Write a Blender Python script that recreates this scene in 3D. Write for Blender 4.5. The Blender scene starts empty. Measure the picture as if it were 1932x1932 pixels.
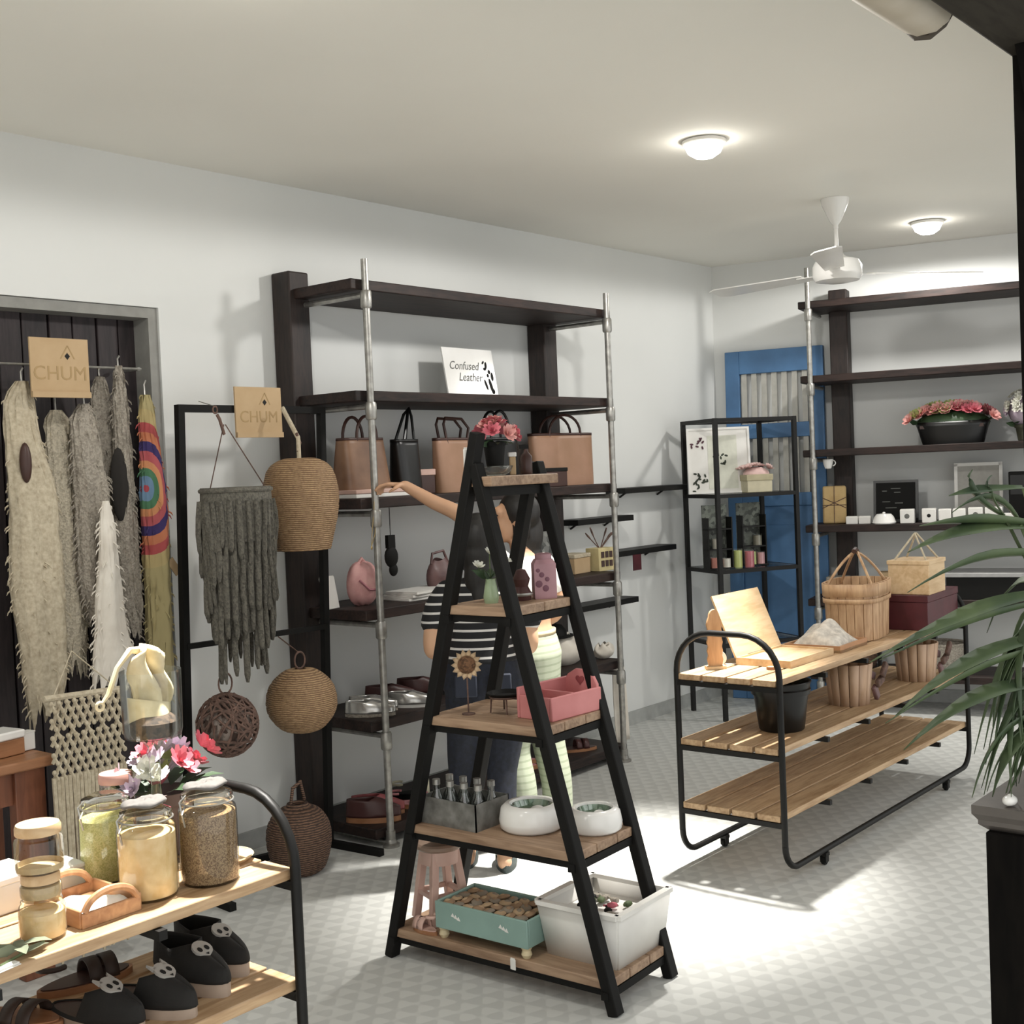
import bpy, math, random
from mathutils import Vector, Matrix, Quaternion
random.seed(7)
S = bpy.context.scene
COL = S.collection
R = math.radians

# ---------------------------------------------------------------- camera
cam_d = bpy.data.cameras.new('camera'); cam = bpy.data.objects.new('camera', cam_d); COL.objects.link(cam)
F_PX = 2355.0
cam_d.sensor_width = 36.0; cam_d.sensor_fit = 'HORIZONTAL'; cam_d.lens = 36.0 * F_PX / 1932.0
cam_d.clip_start = 0.05; cam_d.clip_end = 60
pit, rol, yaw = R(1.9), R(-2.45), R(50.4)
fw = Vector((math.sin(yaw)*math.cos(pit), math.cos(yaw)*math.cos(pit), -math.sin(pit)))
r0 = Vector((math.cos(yaw), -math.sin(yaw), 0)); u0 = r0.cross(fw)
rr = r0*math.cos(rol) + u0*math.sin(rol); uu = u0*math.cos(rol) - r0*math.sin(rol)
cm = Matrix((rr, uu, -fw)).transposed().to_4x4(); cm.translation = (0, 0, 1.65)
cam.matrix_world = cm
S.camera = cam

# ---------------------------------------------------------------- world, view
wd = bpy.data.worlds.new('ambient_fill'); S.world = wd; wd.use_nodes = True  # even ambient fill added to brighten the room, not a night sky
wd.node_tree.nodes['Background'].inputs[0].default_value = (0.92, 0.92, 0.9, 1)
wd.node_tree.nodes['Background'].inputs[1].default_value = 1.15
S.view_settings.view_transform = 'Standard'
try: S.view_settings.look = 'None'
except Exception: pass
S.view_settings.gamma = 1.0
S.view_settings.use_curve_mapping = False
S.view_settings.exposure = 0.42

# ---------------------------------------------------------------- ceiling lamps (positions of the shop's round downlights)
LAMPS = [(-0.5, 2.74), (2.12, 2.58), (4.70, 2.74), (7.36, 2.80)]
LAMP_Z = 3.02
LAMP_W = [20, 27, 42, 34]
SPOT_W = [150, 700, 850, 120]
SPOT_AIM = [(-.5, 2.5), (1.25, 2.3), (4.12, 2.86), (7.2, 2.6)]

# ---------------------------------------------------------------- colour + materials
def lin(h):
    if isinstance(h, (tuple, list)): return (h[0], h[1], h[2], 1)
    h = h.lstrip('#'); c = [int(h[i:i+2], 16)/255 for i in (0, 2, 4)]
    return tuple((x/12.92 if x <= .04045 else ((x+.055)/1.055)**2.4) for x in c) + (1,)
MATS = {}
def mat(name, col, rough=.6, metal=0., kind='plain', col2=None, scale=20., bump=.0, stretch=(1, 1, 1), spec=.5, **kw):
    if name in MATS: return MATS[name]
    m = bpy.data.materials.new(name); m.use_nodes = True; MATS[name] = m
    nt = m.node_tree; N = nt.nodes; L = nt.links
    b = N['Principled BSDF']
    def mute(c):
        g = .3*c[0]+.55*c[1]+.15*c[2]; return tuple(g+(x-g)*.86 for x in c[:3]) + (1,)
    c1 = mute(lin(col))
    c2 = mute(lin(col2)) if col2 else tuple(x*.82 for x in c1[:3]) + (1,)
    b.inputs['Roughness'].default_value = rough; b.inputs['Metallic'].default_value = metal
    b.inputs['Specular IOR Level'].default_value = spec
    def nd(t, **p):
        n = N.new(t)
        for k, v in p.items(): setattr(n, k, v)
        return n
    tc = nd('ShaderNodeTexCoord'); mp = nd('ShaderNodeMapping')
    L.new(tc.outputs['Object'], mp.inputs[0]); mp.inputs['Scale'].default_value = stretch
    if kw.get('rot'): mp.inputs['Rotation'].default_value = kw['rot']
    def ramp(fac, stops, interp='LINEAR'):
        r = nd('ShaderNodeValToRGB'); r.color_ramp.interpolation = interp
        e = r.color_ramp.elements
        while len(e) < len(stops): e.new(.5)
        for i, (p, c) in enumerate(stops): e[i].position = p; e[i].color = c
        L.new(fac, r.inputs[0]); return r.outputs[0]
    hsrc = None
    if kind == 'plain':
        n = nd('ShaderNodeTexNoise'); n.inputs['Scale'].default_value = scale; n.inputs['Detail'].default_value = 4
        L.new(mp.outputs[0], n.inputs[0]); L.new(ramp(n.outputs[0], [(.3, c2), (.7, c1)]), b.inputs['Base Color']); hsrc = n.outputs[0]
    elif kind == 'wood':
        n = nd('ShaderNodeTexNoise'); n.inputs['Scale'].default_value = scale; n.inputs['Detail'].default_value = 6; n.inputs['Distortion'].default_value = .6
        L.new(mp.outputs[0], n.inputs[0])
        n2 = nd('ShaderNodeTexNoise'); n2.inputs['Scale'].default_value = scale*.25; L.new(mp.outputs[0], n2.inputs[0])
        mx = nd('ShaderNodeMath', operation='ADD'); mu = nd('ShaderNodeMath', operation='MULTIPLY'); mu.inputs[1].default_value = .5
        L.new(n.outputs[0], mx.inputs[0]); L.new(n2.outputs[0], mx.inputs[1]); L.new(mx.outputs[0], mu.inputs[0])
        L.new(ramp(mu.outputs[0], [(.36, c2), (.6, c1)]), b.inputs['Base Color']); hsrc = mu.outputs[0]
    elif kind == 'weave':
        w1 = nd('ShaderNodeTexWave', wave_type='BANDS', bands_direction='Z'); w1.inputs['Scale'].default_value = scale
        w1.inputs['Distortion'].default_value = 1.5; w1.inputs['Detail'].default_value = 2
        n = nd('ShaderNodeTexNoise'); n.inputs['Scale'].default_value = scale*1.6
        L.new(mp.outputs[0], w1.inputs[0]); L.new(mp.outputs[0], n.inputs[0])
        mx = nd('ShaderNodeMath', operation='MULTIPLY'); L.new(w1.outputs[1], mx.inputs[0]); L.new(n.outputs[0], mx.inputs[1])
        L.new(ramp(mx.outputs[0], [(.1, c2), (.5, c1)]), b.inputs['Base Color']); hsrc = mx.outputs[0]
    elif kind == 'speckle':
        n = nd('ShaderNodeTexVoronoi'); n.inputs['Scale'].default_value = scale
        L.new(mp.outputs[0], n.inputs[0])
        sp = nd('ShaderNodeSeparateColor'); L.new(n.outputs['Color'], sp.inputs[0])
        L.new(ramp(sp.outputs[0], [(.15, c2), (.75, c1)]), b.inputs['Base Color']); hsrc = n.outputs['Distance']
    elif kind == 'stripes':
        w = nd('ShaderNodeSeparateXYZ'); L.new(mp.outputs[0], w.inputs[0])
        mu = nd('ShaderNodeMath', operation='MULTIPLY'); mu.inputs[1].default_value = scale; L.new(w.outputs[2], mu.inputs[0])
        fr = nd('ShaderNodeMath', operation='FRACT'); L.new(mu.outputs[0], fr.inputs[0])
        L.new(ramp(fr.outputs[0], [(0, c2), (kw.get('duty', .3), c1)], 'CONSTANT'), b.inputs['Base Color'])
    elif kind == 'rainbow':
        g = nd('ShaderNodeTexGradient', gradient_type='SPHERICAL'); L.new(mp.outputs[0], g.inputs[0])
        mp.inputs['Location'].default_value = kw.get('loc', (0, 0, 0))
        st = [(0, '#a8985a'), (.16, '#b39c58'), (.3, '#b43a3a'), (.4, '#c76a30'), (.5, '#3a2a68'), (.6, '#b8434a'), (.7, '#d0803a'), (.78, '#3f7a50'), (.86, '#5f86a8'), (.95, '#b03040')]
        L.new(ramp(g.outputs[0], [(p, mute(mute(lin(c)))) for p, c in st], 'CONSTANT'), b.inputs['Base Color'])
    if kw.get('glow'):
        b.inputs['Emission Color'].default_value = lin(kw.get('glowcol', col)); b.inputs['Emission Strength'].default_value = kw['glow']
    if False and kw.get('sheen'): b.inputs['Sheen Weight'].default_value = kw['sheen']
    if bump and hsrc is not None:
        bp = nd('ShaderNodeBump'); bp.inputs['Strength'].default_value = bump; bp.inputs['Distance'].default_value = kw.get('bdist', .004)
        L.new(hsrc, bp.inputs['Height']); L.new(bp.outputs[0], b.inputs['Normal'])
    return m
def glass(name, tint=(.97, .98, .97), refl=.10):
    if name in MATS: return MATS[name]
    m = bpy.data.materials.new(name); m.use_nodes = True; MATS[name] = m
    nt = m.node_tree; N = nt.nodes; L = nt.links; N.remove(N['Principled BSDF'])
    t = N.new('ShaderNodeBsdfTransparent'); t.inputs[0].default_value = tint + (1,)
    g = N.new('ShaderNodeBsdfGlossy'); g.inputs['Roughness'].default_value = .04
    lw = N.new('ShaderNodeLayerWeight'); lw.inputs[0].default_value = .18
    ml = N.new('ShaderNodeMath'); ml.operation = 'MULTIPLY_ADD'; ml.inputs[1].default_value = .7; ml.inputs[2].default_value = refl*.5
    mx = N.new('ShaderNodeMixShader'); L.new(lw.outputs['Fresnel'], ml.inputs[0]); L.new(ml.outputs[0], mx.inputs[0])
    L.new(t.outputs[0], mx.inputs[1]); L.new(g.outputs[0], mx.inputs[2]); L.new(mx.outputs[0], N['Material Output'].inputs[0])
    return m

# ---------------------------------------------------------------- mesh builder
class MB:
    def __init__(s): s.v = []; s.f = []
    def add(s, vs, fs):
        o = len(s.v); s.v += [Vector(p) for p in vs]; s.f += [tuple(i+o for i in f) for f in fs]; return s
    def box(s, x0, x1, y0, y1, z0, z1):
        return s.add([(x0,y0,z0),(x1,y0,z0),(x1,y1,z0),(x0,y1,z0),(x0,y0,z1),(x1,y0,z1),(x1,y1,z1),(x0,y1,z1)],
                     [(3,2,1,0),(4,5,6,7),(0,1,5,4),(1,2,6,5),(2,3,7,6),(3,0,4,7)])
    def obox(s, c, sz, M=None):
        M = M or Matrix.Identity(3); c = Vector(c); a = [Vector((x*sz[0]/2, y*sz[1]/2, z*sz[2]/2)) for z in (-1, 1) for x, y in ((-1,-1),(1,-1),(1,1),(-1,1))]
        return s.add([c + M @ p for p in a], [(3,2,1,0),(4,5,6,7),(0,1,5,4),(1,2,6,5),(2,3,7,6),(3,0,4,7)])
    def bar(s, a, b, w, h=None, up=(0, 0, 1)):
        a, b = Vector(a), Vector(b); h = h or w; d = (b-a).normalized(); up = Vector(up)
        if abs(d.dot(up)) > .98: up = Vector((0, 1, 0))
        x = d.cross(up).normalized(); y = x.cross(d)
        M = Matrix((x, d, y)).transposed()
        return s.obox((a+b)/2, (w, (b-a).length, h), M)
    def tube(s, pts, r, n=8, closed=False, cap=True, flat=1.0):
        pts = [Vector(p) for p in pts]; k = len(pts); rs = r if isinstance(r, (list, tuple)) else [r]*k
        tg = []
        for i in range(k):
            if closed: t = pts[(i+1) % k] - pts[i-1]
            else: t = pts[min(i+1, k-1)] - pts[max(i-1, 0)]
            tg.append(t.normalized() if t.length > 1e-9 else Vector((0, 0, 1)))
        up = Vector((0, 0, 1)) if abs(tg[0].z) < .9 else Vector((1, 0, 0))
        nx = tg[0].cross(up).normalized(); vs = []; fs = []
        for i in range(k):
            nx = (nx - tg[i]*nx.dot(tg[i])); nx = nx.normalized() if nx.length > 1e-6 else tg[i].orthogonal().normalized()
            ny = tg[i].cross(nx)
            for j in range(n):
                a = 2*math.pi*j/n; vs.append(pts[i] + (nx*math.cos(a) + ny*math.sin(a)*flat)*rs[i])
        m = k if closed else k-1
        for i in range(m):
            for j in range(n):
                a = i*n+j; b2 = i*n+(j+1) % n; c = ((i+1) % k)*n+(j+1) % n; d = ((i+1) % k)*n+j
                fs.append((a, b2, c, d))
        if cap and not closed:
            fs.append(tuple(reversed(range(n)))); fs.append(tuple(range((k-1)*n, k*n)))
        return s.add(vs, fs)
    def lathe(s, prof, n=20, c=(0, 0, 0), sx=1., sy=1., M=None, cap=True):
        c = Vector(c); vs = []; fs = []; k = len(prof)
        for r, z in prof:
            for j in range(n):
                a = 2*math.pi*j/n; p = Vector((r*sx*math.cos(a), r*sy*math.sin(a), z)); vs.append(c + (M @ p if M else p))
        for i in range(k-1):
            for j in range(n):
                fs.append((i*n+j, i*n+(j+1) % n, (i+1)*n+(j+1) % n, (i+1)*n+j))
        if cap:
            if prof[0][0] > 1e-5: fs.append(tuple(reversed(range(n))))
            if prof[-1][0] > 1e-5: fs.append(tuple(range((k-1)*n, k*n)))
        return s.add(vs, fs)
    def ell(s, c, r, nu=14, nv=9, M=None):
        return s.lathe([(math.sin(math.pi*i/nv)*1.0, -math.cos(math.pi*i/nv)) for i in range(nv+1)], nu, (0,0,0), cap=False)._last(c, r, M, nu*(nv+1))
    def _last(s, c, r, M, k):
        c = Vector(c)
        for i in range(len(s.v)-k, len(s.v)):
            p = Vector((s.v[i].x*r[0], s.v[i].y*r[1], s.v[i].z*r[2])); s.v[i] = c + (M @ p if M else p)
        return s
    def prism(s, poly, M, d0, d1):
        """poly in local (a,b); M: Matrix 4x4, local x,y = poly, local z = thickness"""
        k = len(poly)
        vs = [M @ Vector((p[0], p[1], d0)) for p in poly] + [M @ Vector((p[0], p[1], d1)) for p in poly]
        fs = [tuple(reversed(range(k))), tuple(range(k, 2*k))] + [(i, (i+1) % k, k+(i+1) % k, k+i) for i in range(k)]
        return s.add(vs, fs)
    def grid(s, fn, nu, nv, cu=False, cv=False):
        vs = [fn(i/(nu if cu else nu-1), j/(nv if cv else nv-1)) for j in range(nv) for i in range(nu)]; fs = []
        for j in range(nv if cv else nv-1):
            for i in range(nu if cu else nu-1):
                a = j*nu+i; b2 = j*nu+(i+1) % nu; c = ((j+1) % nv)*nu+(i+1) % nu; d = ((j+1) % nv)*nu+i
                fs.append((a, b2, c, d))
        return s.add(vs, fs)
    def xf(s, M):
        s.v = [M @ p for p in s.v]; return s
    def mesh(s, name, m, smooth=None):
        me = bpy.data.meshes.new(name); me.from_pydata([tuple(p) for p in s.v], [], s.f); me.validate(); me.update()
        if m: me.materials.append(m)
        if smooth is not None:
            me.polygons.foreach_set('use_smooth', [True]*len(me.polygons))
            try: me.set_sharp_from_angle(angle=R(smooth))
            except Exception: pass
        return me
    def build(s, name, m, parent=None, smooth=38, world=False, bevel=0, solid=0, weld=False):
        if world and parent is not None:
            inv = parent['_inv'] if False else INV[parent.name]
            s.v = [inv @ p for p in s.v]
        me = s.mesh(name, m, smooth)
        o = bpy.data.objects.new(name, me); COL.objects.link(o)
        if parent is not None: o.parent = parent
        if solid:
            k = o.modifiers.new('solid', 'SOLIDIFY'); k.thickness = solid; k.offset = 0
        if bevel:
            k = o.modifiers.new('bevel', 'BEVEL'); k.width = bevel; k.segments = 2; k.limit_method = 'ANGLE'; k.angle_limit = R(40)
        return o
INV = {}
def thing(name, label, cat, loc=(0, 0, 0), rz=0., group=None, rot=None):
    o = bpy.data.objects.new(name, None); COL.objects.link(o); o.empty_display_size = .05
    o.location = loc; o.rotation_euler = rot if rot else (0, 0, rz)
    o['label'] = label; o['category'] = cat
    if group: o['group'] = group
    Mx = Matrix.Translation(Vector(loc)) @ (o.rotation_euler.to_matrix().to_4x4())
    INV[o.name] = Mx.inverted()
    return o
def tag(o, label=None, cat=None, group=None, kind=None):
    if label: o['label'] = label
    if cat: o['category'] = cat
    if group: o['group'] = group
    if kind: o['kind'] = kind
    return o
def copy_tree(o, parent=None):
    c = o.copy(); COL.objects.link(c); c.parent = parent
    for ch in list(o.children): copy_tree(ch, c)
    return c
def clone(o, loc, rz=None, label=None, rot=None):
    c = copy_tree(o); c.location = loc
    if rz is not None: c.rotation_euler = (0, 0, rz)
    if rot is not None: c.rotation_euler = rot
    if label: c['label'] = label
    return c
def arc(c, r, a0, a1, n, ax=(1, 0, 0), ay=(0, 0, 1)):
    c, ax, ay = Vector(c), Vector(ax), Vector(ay)
    return [c + ax*r*math.cos(R(a0+(a1-a0)*i/(n-1))) + ay*r*math.sin(R(a0+(a1-a0)*i/(n-1))) for i in range(n)]
def bez(a, b, c, n=10):
    a, b, c = Vector(a), Vector(b), Vector(c)
    return [a*(1-t)**2 + b*2*t*(1-t) + c*t*t for t in [i/(n-1) for i in range(n)]]
def frame(o, x, y, z=None):
    x = Vector(x).normalized(); y = Vector(y).normalized(); z = Vector(z).normalized() if z else x.cross(y)
    M = Matrix((x, y, z)).transposed().to_4x4(); M.translation = Vector(o); return M
def text(parent, s, size, M, m, name='lettering', ext=.0006, align='CENTER', shear=0, space=1.0, under=None):
    cu = bpy.data.curves.new(name, 'FONT'); cu.body = s; cu.size = size; cu.extrude = ext; cu.align_x = align; cu.align_y = 'CENTER'; cu.shear = shear
    cu.space_character = space; cu.resolution_u = 3
    t = bpy.data.objects.new(name, cu); COL.objects.link(t)
    dg = bpy.context.evaluated_depsgraph_get(); me = bpy.data.meshes.new_from_object(t.evaluated_get(dg)); bpy.data.objects.remove(t)
    me.transform(M); me.materials.clear(); me.materials.append(m)
    if parent is not None: me.transform(INV[parent.name])
    o = bpy.data.objects.new(name, me); COL.objects.link(o); o.parent = under or parent
    return o
# ================================================================ materials
WALL = mat('wall_paint', (.72, .73, .71), .85, kind='plain', col2=(.69, .70, .68), scale=1.5)
CEIL = mat('ceiling_paint', (.86, .84, .765), .9, kind='plain', col2=(.83, .81, .735), scale=1.2)
BASEB = mat('baseboard_grey', (.42, .43, .41), .6)
DARKWOOD = mat('dark_stained_wood', '#33231e', .6, kind='wood', col2='#18110f', scale=14, stretch=(1, 6, 6), bump=.15, spec=.35)
DARKPOST = mat('dark_post_wood', '#2f211c', .6, kind='wood', col2='#18110f', scale=14, stretch=(6, 6, 1), bump=.15)
DOORWOOD = mat('weathered_door_wood', '#33282a', .6, kind='wood', col2='#1b1517', scale=10, stretch=(8, 8, 1), bump=.2)
FRONTWOOD = mat('front_post_wood', '#14110e', .9, kind='wood', col2='#0b0908', scale=12, stretch=(5, 5, 1), spec=.1)
BEAMWOOD = mat('front_beam_wood', '#38342c', .8, spec=.2, kind='wood', col2='#2c2822', scale=12, stretch=(1, 5, 5))
PINE = mat('pine_planks', '#c4a277', .5, kind='wood', col2='#a07c52', scale=9, stretch=(1, 9, 9), bump=.05)
PINEY = mat('pine_shelf', '#ab8b6c', .55, kind='wood', col2='#836449', scale=9, stretch=(9, 1, 9), bump=.08)
BLACK = mat('black_metal', '#11100e', .5, metal=.0, scale=40, spec=.3)
BLACKM = mat('black_matt', '#0f0e0c', .7, scale=30, spec=.25)
STEEL = mat('galvanised_pipe', '#b5b3ad', .38, metal=.75, col2='#8e8c86', scale=30)
WHITE = mat('white_matt', '#eae8e2', .6, scale=8, col2='#dedbd4')
WHITEG = mat('white_gloss', '#f0eeea', .2, scale=5, col2='#e8e6e0')
CREAM = mat('cream_cotton', '#c9bda2', .95, kind='plain', col2='#aa9b80', scale=60, bump=.5)
CREAM2 = mat('ivory_crochet', '#d3c8b0', .95, kind='speckle', col2='#b5aa94', scale=140, bump=.6)
GREYC = mat('greige_crochet', '#a89f90', .95, kind='speckle', col2='#8d8477', scale=140, bump=.6)
WHITEC = mat('white_cloth', '#e9e2d5', .9, kind='plain', col2='#d7cec0', scale=12)
KRAFT = mat('kraft_card', '#c2a47a', .85, kind='plain', col2='#b39467', scale=6)
KRAFTINK = mat('kraft_faint_ink', '#b0915f', .9)
INK = mat('black_ink', '#14110f', .8)
GREYINK = mat('grey_ink', '#6f6f6a', .8)
WICKER = mat('wicker_tan', '#b08d60', .7, kind='weave', col2='#745535', scale=38, bump=.8)
WICKERD = mat('wicker_dark', '#7e5c44', .75, kind='weave', col2='#3c2a20', scale=34, bump=.8)
TWIG = mat('brown_twig', '#76584a', .8, kind='plain', col2='#4a352c', scale=40)
GLASS = glass('clear_glass')
SKIN = mat('skin', '#d0a17c', .55, kind='plain', col2='#c4926b', scale=6)
HAIR = mat('dark_hair', '#191512', .5, kind='wood', col2='#0d0a09', scale=40, stretch=(6, 6, .5), bump=.15)
LEATHER = mat('tan_leather', '#8a6446', .45, kind='plain', col2='#6a4830', scale=7, bump=.05)
LEATHERP = mat('rosy_tan_leather', '#ad8164', .45, kind='plain', col2='#99704f', scale=6)
LEATHERD = mat('dark_brown_leather', '#43251c', .45, scale=10)
BLKLEATHER = mat('black_leather', '#0e0e0e', .35, scale=10)
BLUE = mat('blue_paint', '#4a80b4', .55, kind='plain', col2='#3a6590', scale=4)
PINK = mat('dusty_pink_paint', '#b98a92', .5, scale=10, col2='#a2747c')
CORAL = mat('coral_pink_paint', '#d88381', .55, scale=8, col2='#c97271')
PALEPINK = mat('pale_pink_paint', '#d9b3a4', .5, scale=8, col2='#c59d8d')
TEAL = mat('teal_paint', '#86a89e', .5, scale=8, col2='#7c9c92')
REDWOOD = mat('reddish_wood', '#8a5030', .45, kind='wood', col2='#6a3a22', scale=8, stretch=(6, 6, 1))
OAK = mat('oak_top', '#a97246', .45, kind='wood', col2='#8b582f', scale=8, stretch=(1, 6, 6))
LIGHTWOOD = mat('light_wood', '#d9b98a', .5, kind='wood', col2='#c39e6c', scale=9, stretch=(1, 6, 6))
SLATWOOD = mat('basket_slat_wood', '#cba477', .55, kind='wood', col2='#a87f55', scale=12, stretch=(5, 5, 1))
MAROON = mat('maroon_paint', '#571a24', .45, scale=10, col2='#45141c')
GREEN = mat('leaf_green', '#3c5a35', .5, kind='plain', col2='#22371f', scale=14)
PALM = mat('palm_green', '#56683f', .45, kind='plain', col2='#33472f', scale=10)
PETALP = mat('pink_petals', '#d9707c', .7, scale=30, col2='#c04c5e')
PETALL = mat('light_pink_petals', '#e2a49c', .7, scale=30, col2='#cf8078')
PETALG = mat('lime_petals', '#b7bd6e', .7, scale=30, col2='#8e9a48')
PETALW = mat('white_petals', '#e8e8dc', .7, scale=30, col2='#d2d0c0')
PETALV = mat('lilac_petals', '#c9b7c6', .7, scale=30, col2='#b29fb2')
STEM = mat('stem_green', '#55663a', .7, scale=20)

# ================================================================ floor, walls, ceiling
def floor_material():
    m = bpy.data.materials.new('patterned_cement_floor'); m.use_nodes = True; nt = m.node_tree; N = nt.nodes; L = nt.links; b = N['Principled BSDF']
    tc = N.new('ShaderNodeTexCoord'); sep = N.new('ShaderNodeSeparateXYZ'); L.new(tc.outputs['Object'], sep.inputs[0])
    def math_(op, a, c=None):
        n = N.new('ShaderNodeMath'); n.operation = op
        for i, v in enumerate((a, c)):
            if v is None: continue
            if isinstance(v, (int, float)): n.inputs[i].default_value = v
            else: L.new(v, n.inputs[i])
        return n.outputs[0]
    wn = N.new('ShaderNodeTexNoise'); wn.inputs['Scale'].default_value = 14.; L.new(tc.outputs['Object'], wn.inputs[0])
    wp_ = math_('MULTIPLY', math_('SUBTRACT', wn.outputs[0], .5), 1.5)
    k = 2*math.pi/.066; tot = None
    for a in (10, 130, 250):
        d = math_('ADD', math_('MULTIPLY', sep.outputs[0], k*math.cos(R(a))), math_('MULTIPLY', sep.outputs[1], k*math.sin(R(a))))
        s_ = math_('SINE', math_('ADD', d, wp_)); tot = s_ if tot is None else math_('ADD', tot, s_)
    ns = N.new('ShaderNodeTexNoise'); ns.inputs['Scale'].default_value = 3.; L.new(tc.outputs['Object'], ns.inputs[0])
    tot = math_('ADD', tot, math_('MULTIPLY', math_('SUBTRACT', ns.outputs[0], .5), 1.2))
    rp = N.new('ShaderNodeValToRGB'); rp.color_ramp.elements[0].position = .40; rp.color_ramp.elements[0].color = (.60, .605, .58, 1)
    rp.color_ramp.elements[1].position = .56; rp.color_ramp.elements[1].color = (.515, .52, .50, 1)
    L.new(math_('ADD', math_('MULTIPLY', tot, .22), .5), rp.inputs[0]); L.new(rp.outputs[0], b.inputs['Base Color'])
    b.inputs['Roughness'].default_value = .5; b.inputs['Specular IOR Level'].default_value = .35
    return m
YW, ZC, YF = 4.5, 3.02, .82
CORNER = Vector((7.75, 4.5, 0)); DR = Vector((math.sin(R(-14)), math.cos(R(-14)), 0)); NR = Vector((DR.y, -DR.x, 0))
def W(s, off, z): return CORNER - DR*s - NR*off + Vector((0, 0, z))   # along / off the right wall
RWM = frame(CORNER, -DR, (0, 0, 1), -NR if (-DR).cross(Vector((0,0,1))).dot(-NR) > 0 else None)
def struct(name, mb, m, **k): return tag(mb.build(name, m, **k), kind='structure')
fl = struct('floor', MB().box(-3, 9.2, -2.2, 4.62, -.06, 0), floor_material())
struct('ceiling', MB().box(-3, 9.2, YF, 4.75, ZC, ZC+.1), CEIL)
DX0, DX1, DZ = 2.05, 3.155, 2.40
wb = MB(); wb.box(-3, DX0, YW, YW+.2, 0, ZC); wb.box(DX1, 8.1, YW, YW+.2, 0, ZC); wb.box(DX0, DX1, YW, YW+.2, DZ, ZC)
struct('wall_back', wb, WALL)
rw = MB(); a0 = W(-.25, 0, 0); a1 = W(4.6, 0, 0)
rw.add([a0, a1, a1+NR*.2, a0+NR*.2] + [p+Vector((0,0,ZC)) for p in (a0, a1, a1+NR*.2, a0+NR*.2)], [(3,2,1,0),(4,5,6,7),(0,1,5,4),(1,2,6,5),(2,3,7,6),(3,0,4,7)])
struct('wall_right', rw, WALL)
struct('wall_left', MB().box(-3.1, -2.95, YF, 4.7, 0, ZC), WALL)
bb = MB(); bb.box(DX1+.02, 7.74, YW-.015, YW, 0, .085); struct('baseboard_back', bb, BASEB)
b2 = MB(); p0, p1 = W(0.02, 0, 0), W(4.5, 0, 0); b2.add([p0, p1, p1-NR*.015, p0-NR*.015]+[q+Vector((0,0,.085)) for q in (p0, p1, p1-NR*.015, p0-NR*.015)], [(0,1,2,3),(7,6,5,4),(0,4,5,1),(1,5,6,2),(2,6,7,3),(3,7,4,0)])
struct('baseboard_right', b2, BASEB)
# doorway with a boarded door set back in the wall
dr = struct('door_1', MB().box(DX0+.01, DX1-.01, YW+.15, YW+.18, 0.0, DZ-.005), DOORWOOD)
x = DX0+.015; i = 0
while x < DX1-.09:
    w = (.095, .11, .1, .105)[i % 4]; i += 1
    MB().box(x, min(x+w, DX1-.012), YW+.118-(i % 2)*.004, YW+.152, .01, DZ-.015).build('plank', DOORWOOD, dr, bevel=.004); x += w+.006
rev = MB(); rev.box(DX1-.045, DX1-.001, YW+.012, YW+.12, 0, DZ-.002); rev.box(DX0, DX1-.045, YW+.012, YW+.12, DZ-.045, DZ-.002)
struct('trim_1', rev, mat('door_reveal_cement', (.30, .295, .27), .8))
# shop front: post, beam, corner bracket
po = MB(); po.box(3.17, 3.33, .83, .985, 0, 2.78); struct('trim_2', po, FRONTWOOD, bevel=.006)
be = MB(); be.box(-2.9, 6.5, .80, .99, 2.605, ZC); struct('trim_3', be, BEAMWOOD, bevel=.008)
br = MB(); br.prism([(0, 0), (-.09, 0), (0, -.16)], frame((3.172, .9, 2.606), (1, 0, 0), (0, 0, 1)), -.05, .05); struct('trim_4', br, FRONTWOOD)

# ================================================================ ceiling lamps
LAMPG = mat('lamp_diffuser', (1, .97, .9), .4, glow=22., glowcol=(1, .96, .88))
lab = ['round white ceiling lamp over the shop entrance', 'round white ceiling lamp above the jar cart', 'round bright ceiling lamp between jar ladder and wall shelf', 'round bright ceiling lamp beyond the ceiling fan']
for k, (x, y) in enumerate(LAMPS):
    t = thing('ceiling_lamp', lab[k], 'ceiling lamp', (x, y, LAMP_Z), group='round ceiling lamps in a row')
    MB().lathe([(.075, -.001), (.094, -.003), (.094, -.016), (.088, -.02), (.086, -.014), (.078, -.008)], 28).build('rim', WHITE, t)
    MB().lathe([(.0, -.078), (.04, -.072), (.07, -.052), (.086, -.016)], 28, cap=False).build('diffuser', LAMPG, t)
    la = bpy.data.lights.new('lamp_light', 'SPOT'); la.spot_size = R(180); la.spot_blend = .12; la.shadow_soft_size = .06; la.energy = LAMP_W[k]; la.color = (1, .98, .94)
    lo = bpy.data.objects.new('lamp_light', la); COL.objects.link(lo); lo.parent = t; lo.location = (0, 0, -.135)
    sp = bpy.data.lights.new('lamp_beam', 'SPOT'); sp.energy = SPOT_W[k]; sp.spot_size = R(47); sp.spot_blend = 1.0; sp.shadow_soft_size = .05; sp.color = (1, .965, .90)
    so = bpy.data.objects.new('lamp_beam', sp); COL.objects.link(so); so.parent = t; so.location = (0, 0, -.13)
    so.rotation_euler = (Vector((SPOT_AIM[k][0], SPOT_AIM[k][1], .4)) - Vector((x, y, LAMP_Z))).to_track_quat('-Z', 'Y').to_euler()
RZR = math.atan2(-DR.y, -DR.x)
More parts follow.
